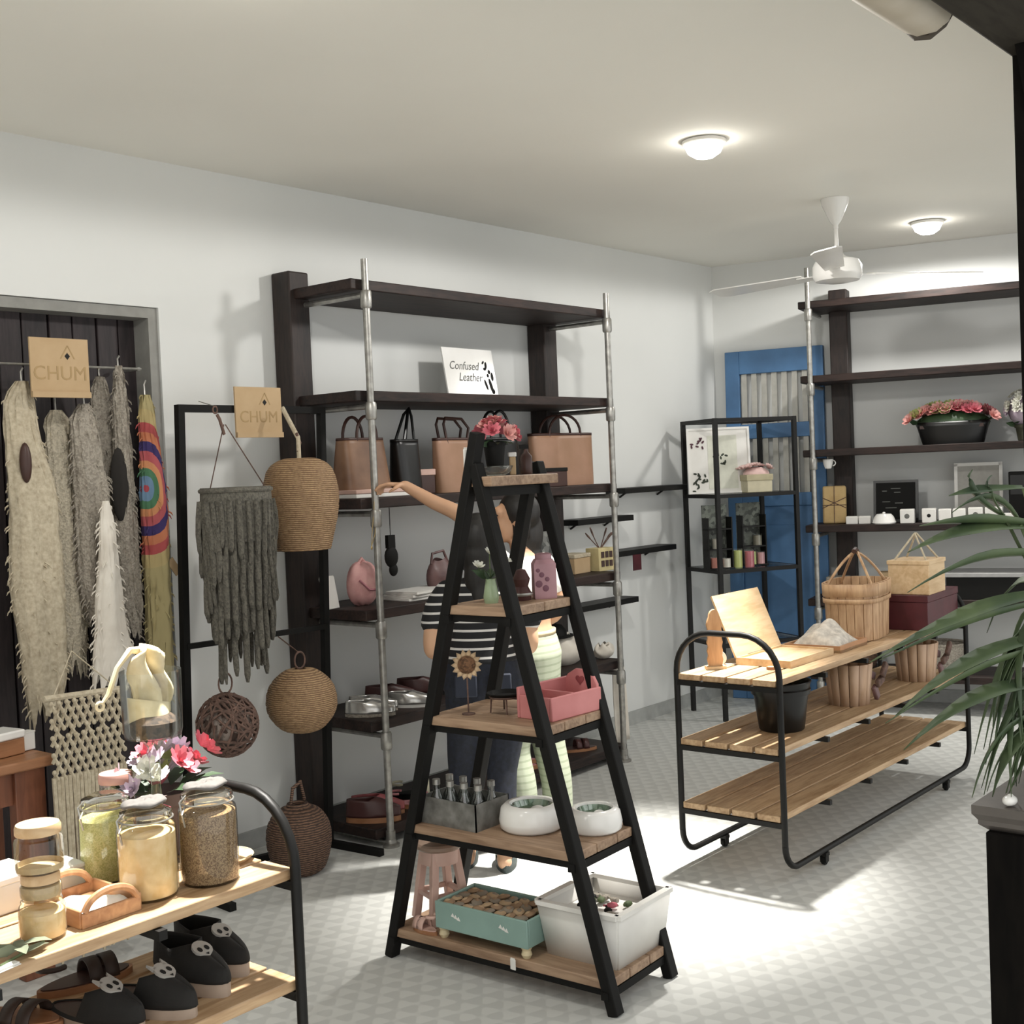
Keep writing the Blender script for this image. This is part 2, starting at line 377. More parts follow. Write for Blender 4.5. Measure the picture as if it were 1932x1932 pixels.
# ================================================================ pipe-and-timber wall shelves
def pipe_shelf(t, x0, x1, zs, posts, depth, ptop, pipes, post_top, wall_y):
    """local frame: x along wall, y towards wall (wall at y = wall_y), front edge at y = wall_y-depth"""
    yf = wall_y-depth
    for k, z in enumerate(zs):
        MB().box(x0, x1, yf+.012, wall_y-.02, z-.047, z).build('shelf_board', DARKWOOD, t, bevel=.005)
    for px in posts:
        MB().box(px-.06, px+.06, wall_y-.125, wall_y-.003, 0, post_top).build('post', DARKPOST, t, bevel=.008)
    for px in pipes:
        pp = MB().tube([(px, yf-.012, 0), (px, yf-.012, ptop)], .0165, 12).build('pipe', STEEL, t)
        for z in zs:
            MB().lathe([(.0, z-.13), (.022, z-.13), (.026, z-.122), (.026, z-.06), (.022, z-.052), (.0, z-.052)], 12, (px, yf-.012, 0), cap=False).build('pipe_fitting', STEEL, pp)
            MB().tube([(px, yf-.012, z-.07), (px, wall_y-.12, z-.07)], .013, 8).build('pipe_arm', STEEL, t)
        MB().lathe([(.0, 0), (.04, 0), (.04, .012), (.022, .02), (.022, .07), (0, .07)], 12, (px, yf-.012, 0), cap=False).build('pipe_flange', STEEL, pp)
t = thing('wall_shelf', 'tall dark timber wall shelf on galvanised pipes with bags and shoes', 'shelf', (4.78, YW, 0))
pipe_shelf(t, 3.80-4.78, 5.77-4.78, [2.52, 2.03, 1.555, 1.06, .565, .085], [3.83-4.78, 5.70-4.78], .51, 2.605, [3.865-4.78, 5.70-4.78], 2.60, 0)
t = thing('wall_shelf', 'tall dark timber wall shelf beside the blue door with flowers and white boxes', 'shelf', W(1.7, 0, 0), RZR)
pipe_shelf(t, .70-1.7, 2.75-1.7, [2.66, 2.18, 1.70, 1.21, .73, .25], [.89-1.7, 2.5-1.7], .47, 2.87, [.77-1.7, 2.68-1.7], 2.76, 0)

# thin black wall ledges to the right of the tall shelf
for k, (xa, xb, z, dsc) in enumerate([(6.36, 7.08, 1.512, 'topmost thin black metal ledge on the white wall'), (5.86, 6.44, 1.345, 'second thin black metal ledge, just beside the shelf pipe'),
                                  (6.15, 6.92, 1.128, 'thin black metal ledge with a small red tag below it'), (5.86, 6.46, .835, 'lowest thin black metal ledge on the white wall')]):
    t = thing('wall_ledge', dsc, 'ledge', ((xa+xb)/2, YW, z), group='thin black wall ledges')
    h = (xb-xa)/2
    MB().box(-h, h, -.15, -.002, -.034, 0).build('plate', BLACK, t, bevel=.002)
    for sx in (-.6, .6): MB().bar((sx*h, -.006, -.06), (sx*h, -.05, -.034), .01).build('bracket', BLACK, t)
    if k == 2: MB().box(-.12, -.03, -.15, -.146, -.13, -.03).build('tag', MAROON, t)

# ================================================================ A-frame ladder shelf
LB = Vector((3.155, 2.63, 0)); LRZ = R(2.6)
t = thing('ladder_shelf', 'freestanding black A-frame ladder shelf with five pine boards', 'shelf', LB, LRZ)
LADDER = t
ap, hw = 1.655, .455
for sx in (-.165, .165):
    for sy in (-1, 1):
        top = 1.775 if (sx < 0 and sy > 0) else ap+.02
        a = Vector((sx, sy*hw, 0)); b = Vector((sx, sy*hw*(1-top/ap)+sy*.012, top))
        MB().bar(a, b, .036, .042, up=(1, 0, 0)).build('leg', BLACKM, t, bevel=.004)
LZ = [.105, .478, .852, 1.222, 1.635]
for z in LZ:
    w = hw*(1-(z-.02)/ap)
    if z > 1.6:
        MB().box(-.175, .195, -.075, .045, z-.032, z).build('shelf_board', PINEY, t, bevel=.004)
        MB().bar((-.17, -.02, z-.05), (.17, -.02, z-.05), .03).build('crossbar', BLACKM, t)
        continue
    n = 2 if z > 1. else 3
    pw = .36/n
    for k in range(n):
        MB().box(-.18+k*pw+.002, -.18+(k+1)*pw-.002, -w-.012, w+.012, z-.03, z).build('plank', PINEY, t, bevel=.003)
    for sy in (-1, 1):
        MB().bar((-.19, sy*w, z-.045), (.19, sy*w, z-.045), .025).build('crossbar', BLACKM, t)
    MB().bar((-.16, -w, z-.042), (-.16, w, z-.042), .02).build('rail', BLACKM, t); MB().bar((.16, -w, z-.042), (.16, w, z-.042), .02).build('rail', BLACKM, t)

# ================================================================ rolling display carts
def cart(name, label, x0, x1, y0, y1, ztop, arch, loc):
    """end arch at x0 faces away from x1; runs along local x"""
    t = thing(name, label, 'cart', loc)
    r = .0125; s = 1 if x1 > x0 else -1; L_ = abs(x1-x0)
    for xe in (x0, x1):
        rad = .16; mid = (y0+y1)/2
        pts = [(xe, y0, .16)] + [(xe, y0, arch-rad)] + arc((xe, y0+rad, arch-rad), rad, 180, 90, 8, (0, 1, 0)) + arc((xe, y1-rad, arch-rad), rad, 90, 0, 8, (0, 1, 0)) + [(xe, y1, arch-rad), (xe, y1, .16)]
        MB().tube(pts, r, 10).build('end_arch', BLACK, t)
    for y in (y0, y1):
        d = s
        pts = arc((x0+d*.1, y, .16), .1, 180, 270, 8, (d, 0, 0)) + arc((x1-d*.1, y, .16), .1, 270, 360, 8, (d, 0, 0))
        MB().tube(pts, r, 10).build('runner', BLACK, t)
        for xc in (x0+d*.33, x1-d*.33):
            c = MB(); c.box(xc-.016, xc+.016, y-.016, y+.016, .038, .052); c.box(xc-.014, xc+.014, y-.013, y-.009, .012, .04); c.box(xc-.014, xc+.014, y+.009, y+.013, .012, .04)
            cf = c.build('caster_fork', BLACK, t)
            MB().lathe([(0, -.008), (.019, -.008), (.02, -.004), (.02, .004), (.019, .008), (0, .008)], 14, (xc, y, .0205), M=Matrix.Rotation(R(90), 3, 'X'), cap=False).build('caster_wheel', BLACKM, cf)
    n = 4; pw = (y1-y0-.012)/n
    for z in ztop:
        for k in range(n):
            ya = y0+.008+k*pw
            MB().box(min(x0, x1)-.006, max(x0, x1)+.006, ya+.006, ya+pw-.006, z-.026, z).build('plank', PINE, t, bevel=.003)
        m = max(3, int(L_/.35))
        for k in range(m+1):
            xx = x0+(x1-x0)*k/m; MB().bar((xx, y0-.004, z-.037), (xx, y1+.004, z-.037), .02).build('crossbar', BLACK, t)
    return t
CARTR = cart('display_cart', 'black tube cart with pine boards carrying wooden baskets and an open box', 0, 2.0, -.23, .23, [.80, .535, .275], .97, (4.30, 2.495, 0))
CARTL = cart('display_cart', 'black tube cart with pine boards carrying glass jars and shoes', 0, -2.1, -.225, .225, [.785, .535, .275], .945, (1.79, 2.375, 0))

# ================================================================ black garment rack with hanging lamps
t = thing('garment_rack', 'black square-tube metal rack standing before the white wall', 'rack', (3.38, 4.2, 0))
tw = .03
a, b, c, d = Vector((-.36, .0, 1.955)), Vector((.39, 0, 1.955)), Vector((-.41, .02, 0.015)), Vector((.335, .02, .015))
MB().bar(c, a, tw).build('upright', BLACKM, t); MB().bar(d, b, tw).build('upright', BLACKM, t)
MB().bar(a-Vector((.015, 0, 0)), b+Vector((.015, 0, 0)), tw).build('top_bar', BLACKM, t)
MB().bar((-.385, 0, 1.0), (.365, 0, .99), .022).build('middle_bar', BLACKM, t)
MB().bar((.335, .06, .015), (.36, -.29, .015), .03).build('foot', BLACKM, t); MB().bar((-.41, .06, .015), (-.44, -.29, .015), .03).build('foot', BLACKM, t)
MB().bar((-.41, .2, .015), (.335, .05, .015), .028).build('base_bar', BLACKM, t)

# ================================================================ corner etagere
CA = Vector((6.9, 4.02, 0)); DL = Vector((.5, .866, 0)); DRi = Vector((.866, -.5, 0)); WL, WRr, HC = .42, .58, 1.925
t = thing('corner_etagere', 'black metal corner etagere with glass shelves before the blue door', 'shelf', CA, math.atan2(-.5, .866))
for (u, v) in ((0, 0), (WRr, 0), (0, WL), (WRr, WL)):
    MB().box(u-.013, u+.013, v-.013, v+.013, 0, HC).build('post', BLACK, t)
for z in (HC-.013, 1.43, .95, .48):
    for a, b in (((0, 0), (WRr, 0)), ((0, WL), (WRr, WL)), ((0, 0), (0, WL)), ((WRr, 0), (WRr, WL))):
        MB().bar((a[0], a[1], z), (b[0], b[1], z), .024).build('rail', BLACK, t)
    if z < 1.9: MB().box(.014, WRr-.014, .014, WL-.014, z+.004, z+.0125).build('glass_shelf', GLASS, t)

# ================================================================ blue door leaning in the corner
t = thing('blue_door', 'old blue painted wooden door with two barred openings leaning in the corner', 'door', W(.43, .14, 0), RZR, rot=(R(-2.5), 0, RZR))
wd_, hd = .34, 2.41
def blk(x0, x1, z0, z1, y0=-.02, y1=.02, n='rail', m=BLUE): return MB().box(x0, x1, y0, y1, z0, z1).build(n, m, t, bevel=.004)
blk(-wd_, -wd_+.1, 0, hd, n='stile'); blk(wd_-.1, wd_, 0, hd, n='stile')
blk(-wd_+.1, wd_-.1, hd-.16, hd); blk(-wd_+.1, wd_-.1, 1.80, 1.90); blk(-wd_+.1, wd_-.1, 1.33, 1.42); blk(-wd_+.1, wd_-.1, 0, .16)
blk(-wd_+.1, wd_-.1, .16, 1.33, -.008, .008, 'panel'); blk(-.12, .12, .28, 1.2, -.016, .0, 'panel')
BARM = mat('pale_bars', '#b9b7ae', .6)
for zz in ((1.90, hd-.16), (1.42, 1.80)):
    for k in range(7):
        xx = -wd_+.13+k*.07; MB().box(xx-.018, xx+.018, -.006, .006, zz[0]-.002, zz[1]+.002).build('bar', BARM, t)

# ================================================================ brown side table, pedestal
t = thing('side_table', 'reddish brown wooden side table beside the hanging shawls', 'table', (1.94, 4.12, 0))
MB().box(-.42, .30, -.22, .20, .72, .755).build('table_top', OAK, t, bevel=.006)
for x in (-.36, .21):
    for y in (-.17, .13): MB().box(x-.04, x+.07, y, y+.05, 0, .72).build('leg', REDWOOD, t, bevel=.004)
MB().box(-.33, .2, -.15, -.13, .6, .72).build('apron', REDWOOD, t); MB().box(-.33, .2, -.16, -.13, .32, .4).build('stretcher', REDWOOD, t)
t = thing('pedestal', 'dark wooden pedestal with moulded top under the palm', 'pedestal', (2.97, .83, 0))
MB().box(-.16, .2, -.17, .15, 0, .79).build('body', FRONTWOOD, t, bevel=.004)
MB().box(-.13, .17, -.172, .152, .1, .68).build('panel', FRONTWOOD, t, bevel=.004)
m_ = MB()
m_.lathe([(.225, .79), (.25, .805), (.25, .815), (.265, .83), (.265, .85), (.0, .852)], 4, M=Matrix.Rotation(R(45), 3, 'Z') , c=(.02, -.01, 0)); m_.build('cornice', mat('pedestal_top', '#5f5852', .5), t, smooth=20)

# ================================================================ ceiling fan, batten light
t = thing('ceiling_fan', 'white three-blade ceiling fan on a short rod', 'fan', (6.29, 2.886, ZC))
MB().lathe([(.0, 0), (.075, -.001), (.07, -.03), (.03, -.12), (.013, -.14), (.013, -.16), (0, -.16)], 20, cap=False).build('canopy', WHITEG, t)
MB().tube([(0, 0, -.14), (0, 0, -.31)], .011, 10).build('rod', WHITEG, t)
MB().lathe([(0, -.29), (.03, -.29), (.05, -.31), (.115, -.33), (.13, -.36), (.13, -.41), (.115, -.435), (.06, -.445), (0, -.447)], 24, cap=False).build('motor', WHITEG, t)
tc_ = math.atan2(-.36, -.93)
for k in range(3):
    a = tc_ + k*2*math.pi/3; M = frame((0, 0, -.395), (math.cos(a), math.sin(a), 0), (-math.sin(a), math.cos(a), 0))
    tilt = Matrix.Rotation(R(10), 4, 'X')
    m = MB(); m.prism([(.2, -.05), (.78, -.075), (.83, -.05), (.83, .05), (.78, .075), (.2, .05)], M @ tilt, -.003, .003)
    bl = m.build('blade', WHITEG, t)
    m = MB(); m.prism([(.1, -.02), (.24, -.03), (.24, .03), (.1, .02)], M @ tilt, -.007, -.002); m.build('blade_arm', WHITEG, bl)
t = thing('batten_light', 'unlit white fluorescent batten fixed beside the dark beam', 'light fitting', (2.2, 1.068, 2.63))
FIX = mat('batten_cover', '#c9bfae', .5, col2='#b5a992', scale=6)
MB().box(-.9, .66, -.03, .075, .035, .07).build('housing', WHITE, t)
MB().prism([(-.045, .03), (-.03, .0), (.0, -.016), (.045, -.016), (.075, .0), (.09, .03)], frame((-.9, .0, .006), (0, 1, 0), (0, 0, 1)), 0, 1.60).build('cover', FIX, t)
m_ = MB(); m_.tube([(.703, -.035, .03), (.706, -.015, .004), (.712, .02, -.012), (.708, .05, -.008), (.704, .08, .028)], .009, 8); m_.build('end_clip', mat('batten_end', '#4b4136', .6), t)
# ================================================================ hanging shawls in the doorway
def wob(a, b, s): return math.sin(a*3.1+s)*.5 + math.sin(a*7.3+b*2.1+s*1.7)*.3 + math.sin(b*5.7-a*2.3+s*.7)*.4
def shawl(name, label, cat, loc, prof, depth, m, seed, ragged=.05, folds=5, group='shawls hanging in the doorway', hook=.0, tex=.006):
    """prof: list of (z, x_left, x_right) local, top to bottom; closed draped cloth with folds"""
    t = thing(name, label, cat, loc, group=group)
    zs = [p[0] for p in prof]; nv = 34; nu = 40
    def at(z):
        for (za, la, ra), (zb, lb, rb) in zip(prof, prof[1:]):
            if za >= z >= zb:
                f = (za-z)/(za-zb) if za != zb else 0
                if za == prof[0][0]: f = f**.55
                f = f*f*(3-2*f); return la+(lb-la)*f, ra+(rb-ra)*f
        return prof[-1][1:]
    rng = random.Random(seed); rag = [rng.uniform(-1, .3)*ragged for _ in range(nu)]
    def fn(u, v):
        j = int(round(u*nu)) % nu
        zb = zs[-1] - rag[j]*1.0
        z = zs[0] + (zb-zs[0])*v; l, r = at(max(min(z, zs[0]), zs[-1]))
        a = 2*math.pi*u; c = (l+r)/2; h = (r-l)/2
        fold = 1 + .22*math.cos(folds*a + seed)*min(1, v*3)
        x = c + h*math.cos(a) + tex*wob(a*4, z*26, seed); y = depth*min(1, .25+v*2)*math.sin(a)*fold + tex*wob(a*5, z*22, seed+2)
        return Vector((x, y, z))
    mb = MB().grid(fn, nu, nv, cu=True)
    mb.build('cloth', m, t, smooth=70)
    if ragged > .03:
        fr = MB(); q = random.Random(seed+50)
        for k in range(150):
            u = q.random(); v = q.random()**.7
            if q.random() < .55: u = (0 if q.random() < .5 else .5) + q.uniform(-.06, .06)
            p = fn(u % 1, v); c0 = Vector(((prof[0][1]+prof[0][2])/2, 0, p.z)); d = (p-c0); d.z = 0; d = d.normalized() if d.length > 1e-4 else Vector((0, -1, 0))
            L_ = q.uniform(.012, .035); e = p + d*L_*.55 + Vector((q.uniform(-.004, .004), 0, -L_*.8))
            fr.tube([p-d*.004, (p+e)/2+d*.003, e], [.0035, .003, .001], 4, cap=False)
        tag(fr.build('fringe', m, t, smooth=80), kind='stuff')
    if hook:
        MB().tube([(prof[0][1]*.5+prof[0][2]*.5, 0, zs[0]-.03), (prof[0][1]*.5+prof[0][2]*.5, .005, zs[0]+hook*.7), (prof[0][1]*.5+prof[0][2]*.5+.012, .01, zs[0]+hook)], .004, 6).build('hanger_hook', STEEL, t)
    return t
Yh = 4.40
t = shawl('shawl', 'long cream frayed shawl with a dark oval slit, at the door edge', 'shawl', (2.44, Yh-.045, 0), [(2.06, -.02, .02), (1.95, -.075, .045), (1.6, -.075, .11), (1.3, -.085, .12), (1.0, -.06, .115), (.77, -.035, .07)], .055, CREAM, 1, .10, 3, hook=.05)
MB().ell((-.03, -.05, 1.755), (.022, .02, .075)).build('slit', LEATHERD, t)
shawl('shawl', 'narrow pale cream shawl right of the slit one', 'shawl', (2.625, Yh+.05, 0), [(1.96, -.02, .025), (1.9, -.045, .06), (1.5, -.05, .075), (1.2, -.045, .09), (.93, -.05, .07)], .045, CREAM2, 5, .08, 3, hook=.08)
shawl('shawl', 'grey beige crocheted shawl with a knotted edge', 'shawl', (2.70, Yh-.03, 0), [(1.98, -.015, .02), (1.9, -.06, .055), (1.6, -.06, .085), (1.3, -.06, .06), (1.12, -.02, .03)], .045, GREYC, 9, .06, 4, hook=.07)
shawl('cloth_blouse', 'smooth white cloth top hanging below the crocheted shawl', 'garment', (2.72, Yh-.115, 0), [(1.60, -.012, .012), (1.45, -.035, .035), (1.15, -.07, .055), (.98, -.09, .085), (.86, -.1, .055)], .035, WHITEC, 12, .08, 3, tex=.002)
t = shawl('shawl', 'open grey crocheted shawl with a dark lining, left panel', 'shawl', (2.85, Yh+.09, 0), [(2.10, -.015, .02), (1.95, -.045, .05), (1.7, -.05, .065), (1.45, -.04, .03), (1.3, -.02, .02)], .03, GREYC, 16, .04, 3, hook=.04)
t = shawl('shawl', 'long grey crocheted shawl panel beside the rainbow poncho', 'shawl', (2.895, Yh+.02, 0), [(2.14, -.012, .014), (1.9, -.035, .035), (1.6, -.05, .04), (1.4, -.07, .045), (1.2, -.055, .05), (1.04, -.02, .035)], .035, GREYC, 19, .06, 3, hook=.04)
MB().ell((-.04, -.028, 1.66), (.04, .02, .15)).build('lining', mat('dark_lining', '#2a2622', .9), t)
RAIN = mat('rainbow_crochet', '#c0a040', .95, kind='rainbow', stretch=(5.5, 1.5, 2.6), loc=(.20, 0, -1.64*2.6))
t = shawl('poncho', 'yellow poncho with a rainbow crocheted mandala', 'poncho', (2.99, Yh-.03, 0), [(2.02, -.03, .01), (1.92, -.04, .03), (1.6, -.045, .06), (1.3, -.045, .055), (1.0, -.05, .05), (.78, -.05, .05)], .05, RAIN, 23, .05, 3, hook=.06)
t = shawl('scarf', 'deep blue scarf with a cream price tag beside the poncho', 'scarf', (3.075, Yh+.05, 0), [(1.55, -.01, .02), (1.35, -.02, .025), (1.0, -.03, .02), (.77, -.02, .015)], .025, mat('navy_cloth', '#23305f', .9, scale=20), 28, .02, 2)
MB().obox((.03, -.04, 1.31), (.035, .003, .075), Matrix.Rotation(R(-35), 3, 'Y')).build('price_tag', KRAFT, t)
MB().grid(lambda u, v: Vector((.0+.03*u, -.018, 1.40+.15*v)), 2, 6).build('beaded_trim', GREYC, t, solid=.004)

# hanging rail of the doorway
t = thing('hanging_rail', 'thin metal hanging rail across the doorway holding the shawls', 'rail', (2.55, Yh+.02, 2.13))
MB().tube([(-.5, 0, 0), (.45, 0, .0)], .005, 8).build('rod', STEEL, t)
MB().bar((-.4, 0, 0), (-.4, .195, .0), .012).build('bracket', STEEL, t); MB().bar((.44, 0, 0), (.44, .175, 0), .012).build('bracket', STEEL, t)

# ================================================================ kraft signs
def kraft(label, loc, w, h, rz, s, size):
    t = thing('kraft_sign', label, 'sign', loc, rz)
    cd_ = MB().box(-w/2, w/2, -.004, .004, 0, h).build('card', KRAFT, t)
    M = Matrix.Translation(loc) @ Matrix.Rotation(rz, 4, 'Z') @ frame((0, -.0045, h*.40), (1, 0, 0), (0, 0, 1))
    text(t, s, size, M, KRAFTINK, under=cd_)
    d = MB(); d.prism([(0, -.013), (.011, 0), (0, .013), (-.011, 0)], frame((w*.13, -.0042, h*.70), (1, 0, 0), (0, 0, 1)), 0, .001); d.build('emblem', INK, cd_)
    for sx in (-1, 1):
        e = MB(); e.prism([(0, 0), (.005, .0), (sx*.028+.004, -.05), (sx*.028-.002, -.05)], frame((w*.13, -.0042, h*.70+.04), (1, 0, 0), (0, 0, 1)), 0, .0006); e.build('emblem_line', KRAFTINK, cd_)
    MB().box(-w/2, w/2, -.012, -.002, 0, .022).build('card_fold', KRAFT, t)
    return t
kraft('kraft card sign hanging above the cream shawls', (2.553, 4.28, 1.995), .235, .222, R(-2), 'CHUM', .075)
MB().tube([(-.06, -.0, .2), (-.06, .1, .135)], .002, 5).build('string', STEEL, bpy.data.objects['kraft_sign'])
kraft('kraft card sign fixed to the black rack', (3.40, 4.178, 1.835), .245, .212, R(0), 'CHUM', .07)

# ================================================================ things hanging on the rack
GREYM = mat('grey_macrame', '#6b675c', .95, kind='speckle', col2='#55524a', scale=120, bump=.6)
t = thing('macrame_lampshade', 'grey tiered macrame lampshade hanging on the black rack', 'lampshade', (3.11, 3.985, 1.62)); t.scale = (.78, .78, 1)
MB().tube(arc((0, 0, 0), .178, 0, 360, 37, (1, 0, 0), (0, 1, 0))[:-1], .009, 7, closed=True).build('ring', GREYM, t)
MB().lathe([(.176, .012), (.182, -.1), (.178, -.2), (.165, -.21), (.168, 0)], 30, cap=False).build('band', GREYM, t)
MB().lathe([(.17, -.02), (.168, -.2), (.155, -.34), (.13, -.5), (.10, -.56), (0, -.57)], 28, cap=False).build('inner_layer', GREYM, t)
rng = random.Random(3); k = 0
for tier, (r, z0, ln, n) in enumerate(((.183, -.04, .2, 26), (.176, -.14, .24, 28), (.165, -.25, .24, 26), (.148, -.36, .24, 22), (.11, -.46, .28, 12))):
    for j in range(n):
        a = 2*math.pi*(j+.5*tier)/n; L_ = ln*rng.uniform(.75, 1.15); w = .036*rng.uniform(.8, 1.3); rr_ = r*rng.uniform(.93, 1.05)
        c = Vector((math.cos(a)*rr_, math.sin(a)*rr_, z0)); tx = Vector((-math.sin(a), math.cos(a), 0)); on = Vector((math.cos(a), math.sin(a), 0))
        pts = [c + Vector((0, 0, -L_*q)) + on*(.006*math.sin(q*5+j)) for q in (0, .3, .6, .9, 1)]
        MB().tube(pts, [w*.45, w*.6, w*.55, w*.5, w*.25], 6, flat=.55).build('fringe_strip', GREYM, t, smooth=80)
for a in (100, 350):
    p = Vector((math.cos(R(a))*.175, math.sin(R(a))*.175, 0)); MB().tube([p, (-.03 if a == 100 else -.02, .03, .26)], .003, 5).build('hanging_cord', TWIG, t)
MB().tube([(-.03, .03, .22), (-.05, .035, .28), (-.062, .04, .30)], .008, 6).build('cord_wrap', TWIG, t)
MB().tube(arc((-.068, .045, .318), .014, 0, 360, 13)[:-1], .004, 6, closed=True).build('hanging_ring', TWIG, t)
MB().tube([(-.068, .045, .332), (-.05, .2, .36)], .002, 5).build('hook_wire', STEEL, t)

def ribbed(t, prof, n, m, ribs=30, amp=.003, name='basket_body', twist=0):
    def fn(u, v):
        k = v*(len(prof)-1); i = min(int(k), len(prof)-2); f = k-i
        r = prof[i][0]*(1-f)+prof[i+1][0]*f; z = prof[i][1]*(1-f)+prof[i+1][1]*f; a = 2*math.pi*u
        r += amp*(1 if (int(u*ribs)+int(v*n)) % 2 else -1)
        return Vector((r*math.cos(a), r*math.sin(a), z))
    return MB().grid(fn, ribs*2, n*2, cu=True).build(name, m, t, smooth=60)
def smoothprof(pts, k=24):
    out = []; n = len(pts)-1
    for i in range(k+1):
        x = i/k*n; j = min(int(x), n-1); f = x-j
        p0, p1, p2, p3 = pts[max(j-1, 0)], pts[j], pts[j+1], pts[min(j+2, n)]
        out.append(tuple(max(0.0 if q == 0 else -9, .5*((2*p1[q]) + (-p0[q]+p2[q])*f + (2*p0[q]-5*p1[q]+4*p2[q]-p3[q])*f*f + (-p0[q]+3*p1[q]-3*p2[q]+p3[q])*f**3)) for q in (0, 1)))
    return out
t = thing('wicker_lampshade', 'tall bell-shaped wicker lampshade hung by a cord on the rack', 'lampshade', (3.475, 4.02, 1.355)); t.scale = (.78, .78, 1)
ribbed(t, smoothprof([(.145, 0), (.165, .06), (.195, .16), (.20, .25), (.17, .34), (.10, .38), (.03, .385)], 26), 26, WICKER, 34)
MB().tube([(0, 0, .375), (0, .0, .47), (.004, .12, .60)], .012, 8).build('cord', CREAM, t)
MB().tube([(-.006, .0, .41), (.012, .0, .45), (-.01, .0, .49)], .008, 6).build('knot', TWIG, t)
t = thing('wicker_pendant', 'flattened round wicker pendant shade hanging low on the rack', 'lampshade', (3.425, 4.02, .59)); t.scale = (.77, .77, .97)
ribbed(t, smoothprof([(.03, 0), (.11, .02), (.175, .08), (.19, .145), (.165, .215), (.09, .27), (.03, .28)], 22), 22, WICKER, 34)
MB().tube(arc((0, 0, .315), .036, 0, 360, 19)[:-1], .005, 6, closed=True).build('ring', TWIG, t)
MB().tube([(.0, .01, .35), (.0, .17, .41)], .003, 5).build('hook', TWIG, t)
# twig ball: real interlaced twigs
t = thing('twig_ball', 'round pendant of tangled brown twigs hanging below the macrame shade', 'lampshade', (3.055, 4.04, .69)); t.scale = (.78, .78, 1)
rng = random.Random(8)
for k in range(58):
    ax = Vector((rng.gauss(0, 1), rng.gauss(0, 1), rng.gauss(0, 1))).normalized(); u = ax.orthogonal().normalized(); v = ax.cross(u)
    a0 = rng.uniform(0, 360); sp_ = rng.uniform(120, 300); q = rng.uniform(.80, 1.0); o = ax*(1-q*q)**.5
    pts = [Vector(((u*math.cos(R(a0+sp_*i/11))*q + v*math.sin(R(a0+sp_*i/11))*q + o).x*.155, (u*math.cos(R(a0+sp_*i/11))*q + v*math.sin(R(a0+sp_*i/11))*q + o).y*.155, (u*math.cos(R(a0+sp_*i/11))*q + v*math.sin(R(a0+sp_*i/11))*q + o).z*.125)) for i in range(12)]
    MB().tube(pts, .0055, 5).build('twig', TWIG, t)
MB().ell((0, 0, 0), (.138, .138, .108)).build('inner_shell', mat('twig_core', '#4d3a31', .9, kind='speckle', col2='#9a8b80', scale=55), t)
MB().tube(arc((0, 0, .165), .042, 0, 360, 19)[:-1], .0045, 6, closed=True).build('ring', TWIG, t)
# floor basket
t = thing('floor_basket', 'dark brown rounded wicker basket standing on the floor under the rack', 'basket', (3.40, 4.05, 0)); t.scale = (.72, .72, 1)
ribbed(t, smoothprof([(.10, .0), (.15, .03), (.185, .12), (.18, .2), (.13, .26), (.06, .285)], 22), 22, WICKERD, 34)
MB().tube(arc((0, 0, .285), .055, 0, 360, 19, (1, 0, 0), (0, 1, 0))[:-1], .012, 6, closed=True).build('rim', WICKERD, t)
MB().tube([(-.05, 0, .29), (-.03, 0, .36), (.03, 0, .38), (.055, 0, .30)], .01, 6).build('handle', WICKERD, t)

# macrame wall hanging on a bar in front of the doorway
t = thing('macrame_hanging', 'long cream macrame hanging with knotted net and straight fringe', 'macrame', (2.335, 3.86, .955), group=None); t.scale = (.82, 1, 1)
MB().tube([(-.19, 0, 0), (.19, 0, -.012)], .011, 8).build('rod', CREAM, t)
n = 20
def px_(j): return -.165+j*.33/(n-1)
for i in range(9):
    for j in range(n-1):
        if (i+j) % 2: continue
        z0 = -.02-i*.029; z1 = z0-.029
        if not (i == 3 and 2 < j < 17 and j % 4 == 3):
            MB().tube([(px_(j), 0, z0), (px_(j+1), -.004, z1)], .0068, 5).build('net_cord', CREAM, t)
            MB().tube([(px_(j+1), 0, z0), (px_(j), .004, z1)], .0068, 5).build('net_cord', CREAM, t)
    for j in range(n):
        if (i+j) % 2 == 0: MB().ell((px_(j), -.005, -.02-i*.029), (.0095, .009, .0095), 8, 6).build('knot', CREAM, t)
rng = random.Random(2)
for j in range(n):
    x = px_(j); L_ = .60+rng.uniform(-.03, .03)
    MB().tube([(x, 0, -.27), (x+rng.uniform(-.006, .006), 0, -.27-L_*.5), (x+rng.uniform(-.008, .008), 0, -.27-L_)], [.009, .0088, .006], 6).build('fringe_cord', CREAM, t)
for a, b in (((-.15, 0, 0), (-.02, .05, .14)), ((.15, 0, -.01), (-.02, .05, .14))): MB().tube([a, b], .0025, 5).build('hanging_string', CREAM, t)
# boxes on the side table
for k, (x, w, d, h, m, l) in enumerate(((2.12, .12, .11, .055, OAK, 'small brown wooden box with a white lid on the side table'), (2.215, .05, .04, .06, WHITEG, 'small upright white card box on the side table'))):
    t = thing('wooden_box' if k == 0 else 'card_box', l, 'box', (x, 4.06, .757), R(8))
    MB().box(-w/2, w/2, -d/2, d/2, 0, h).build('body', m, t, bevel=.003)
    if k == 0: MB().box(-w/2-.005, w/2+.003, -d/2-.004, d/2+.004, h, h+.028).build('lid', WHITEG, t, bevel=.006)
    else: MB().box(-w/2-.001, w/2+.001, -d/2-.001, d/2+.001, h, h+.004).build('lid', WHITEG, t)
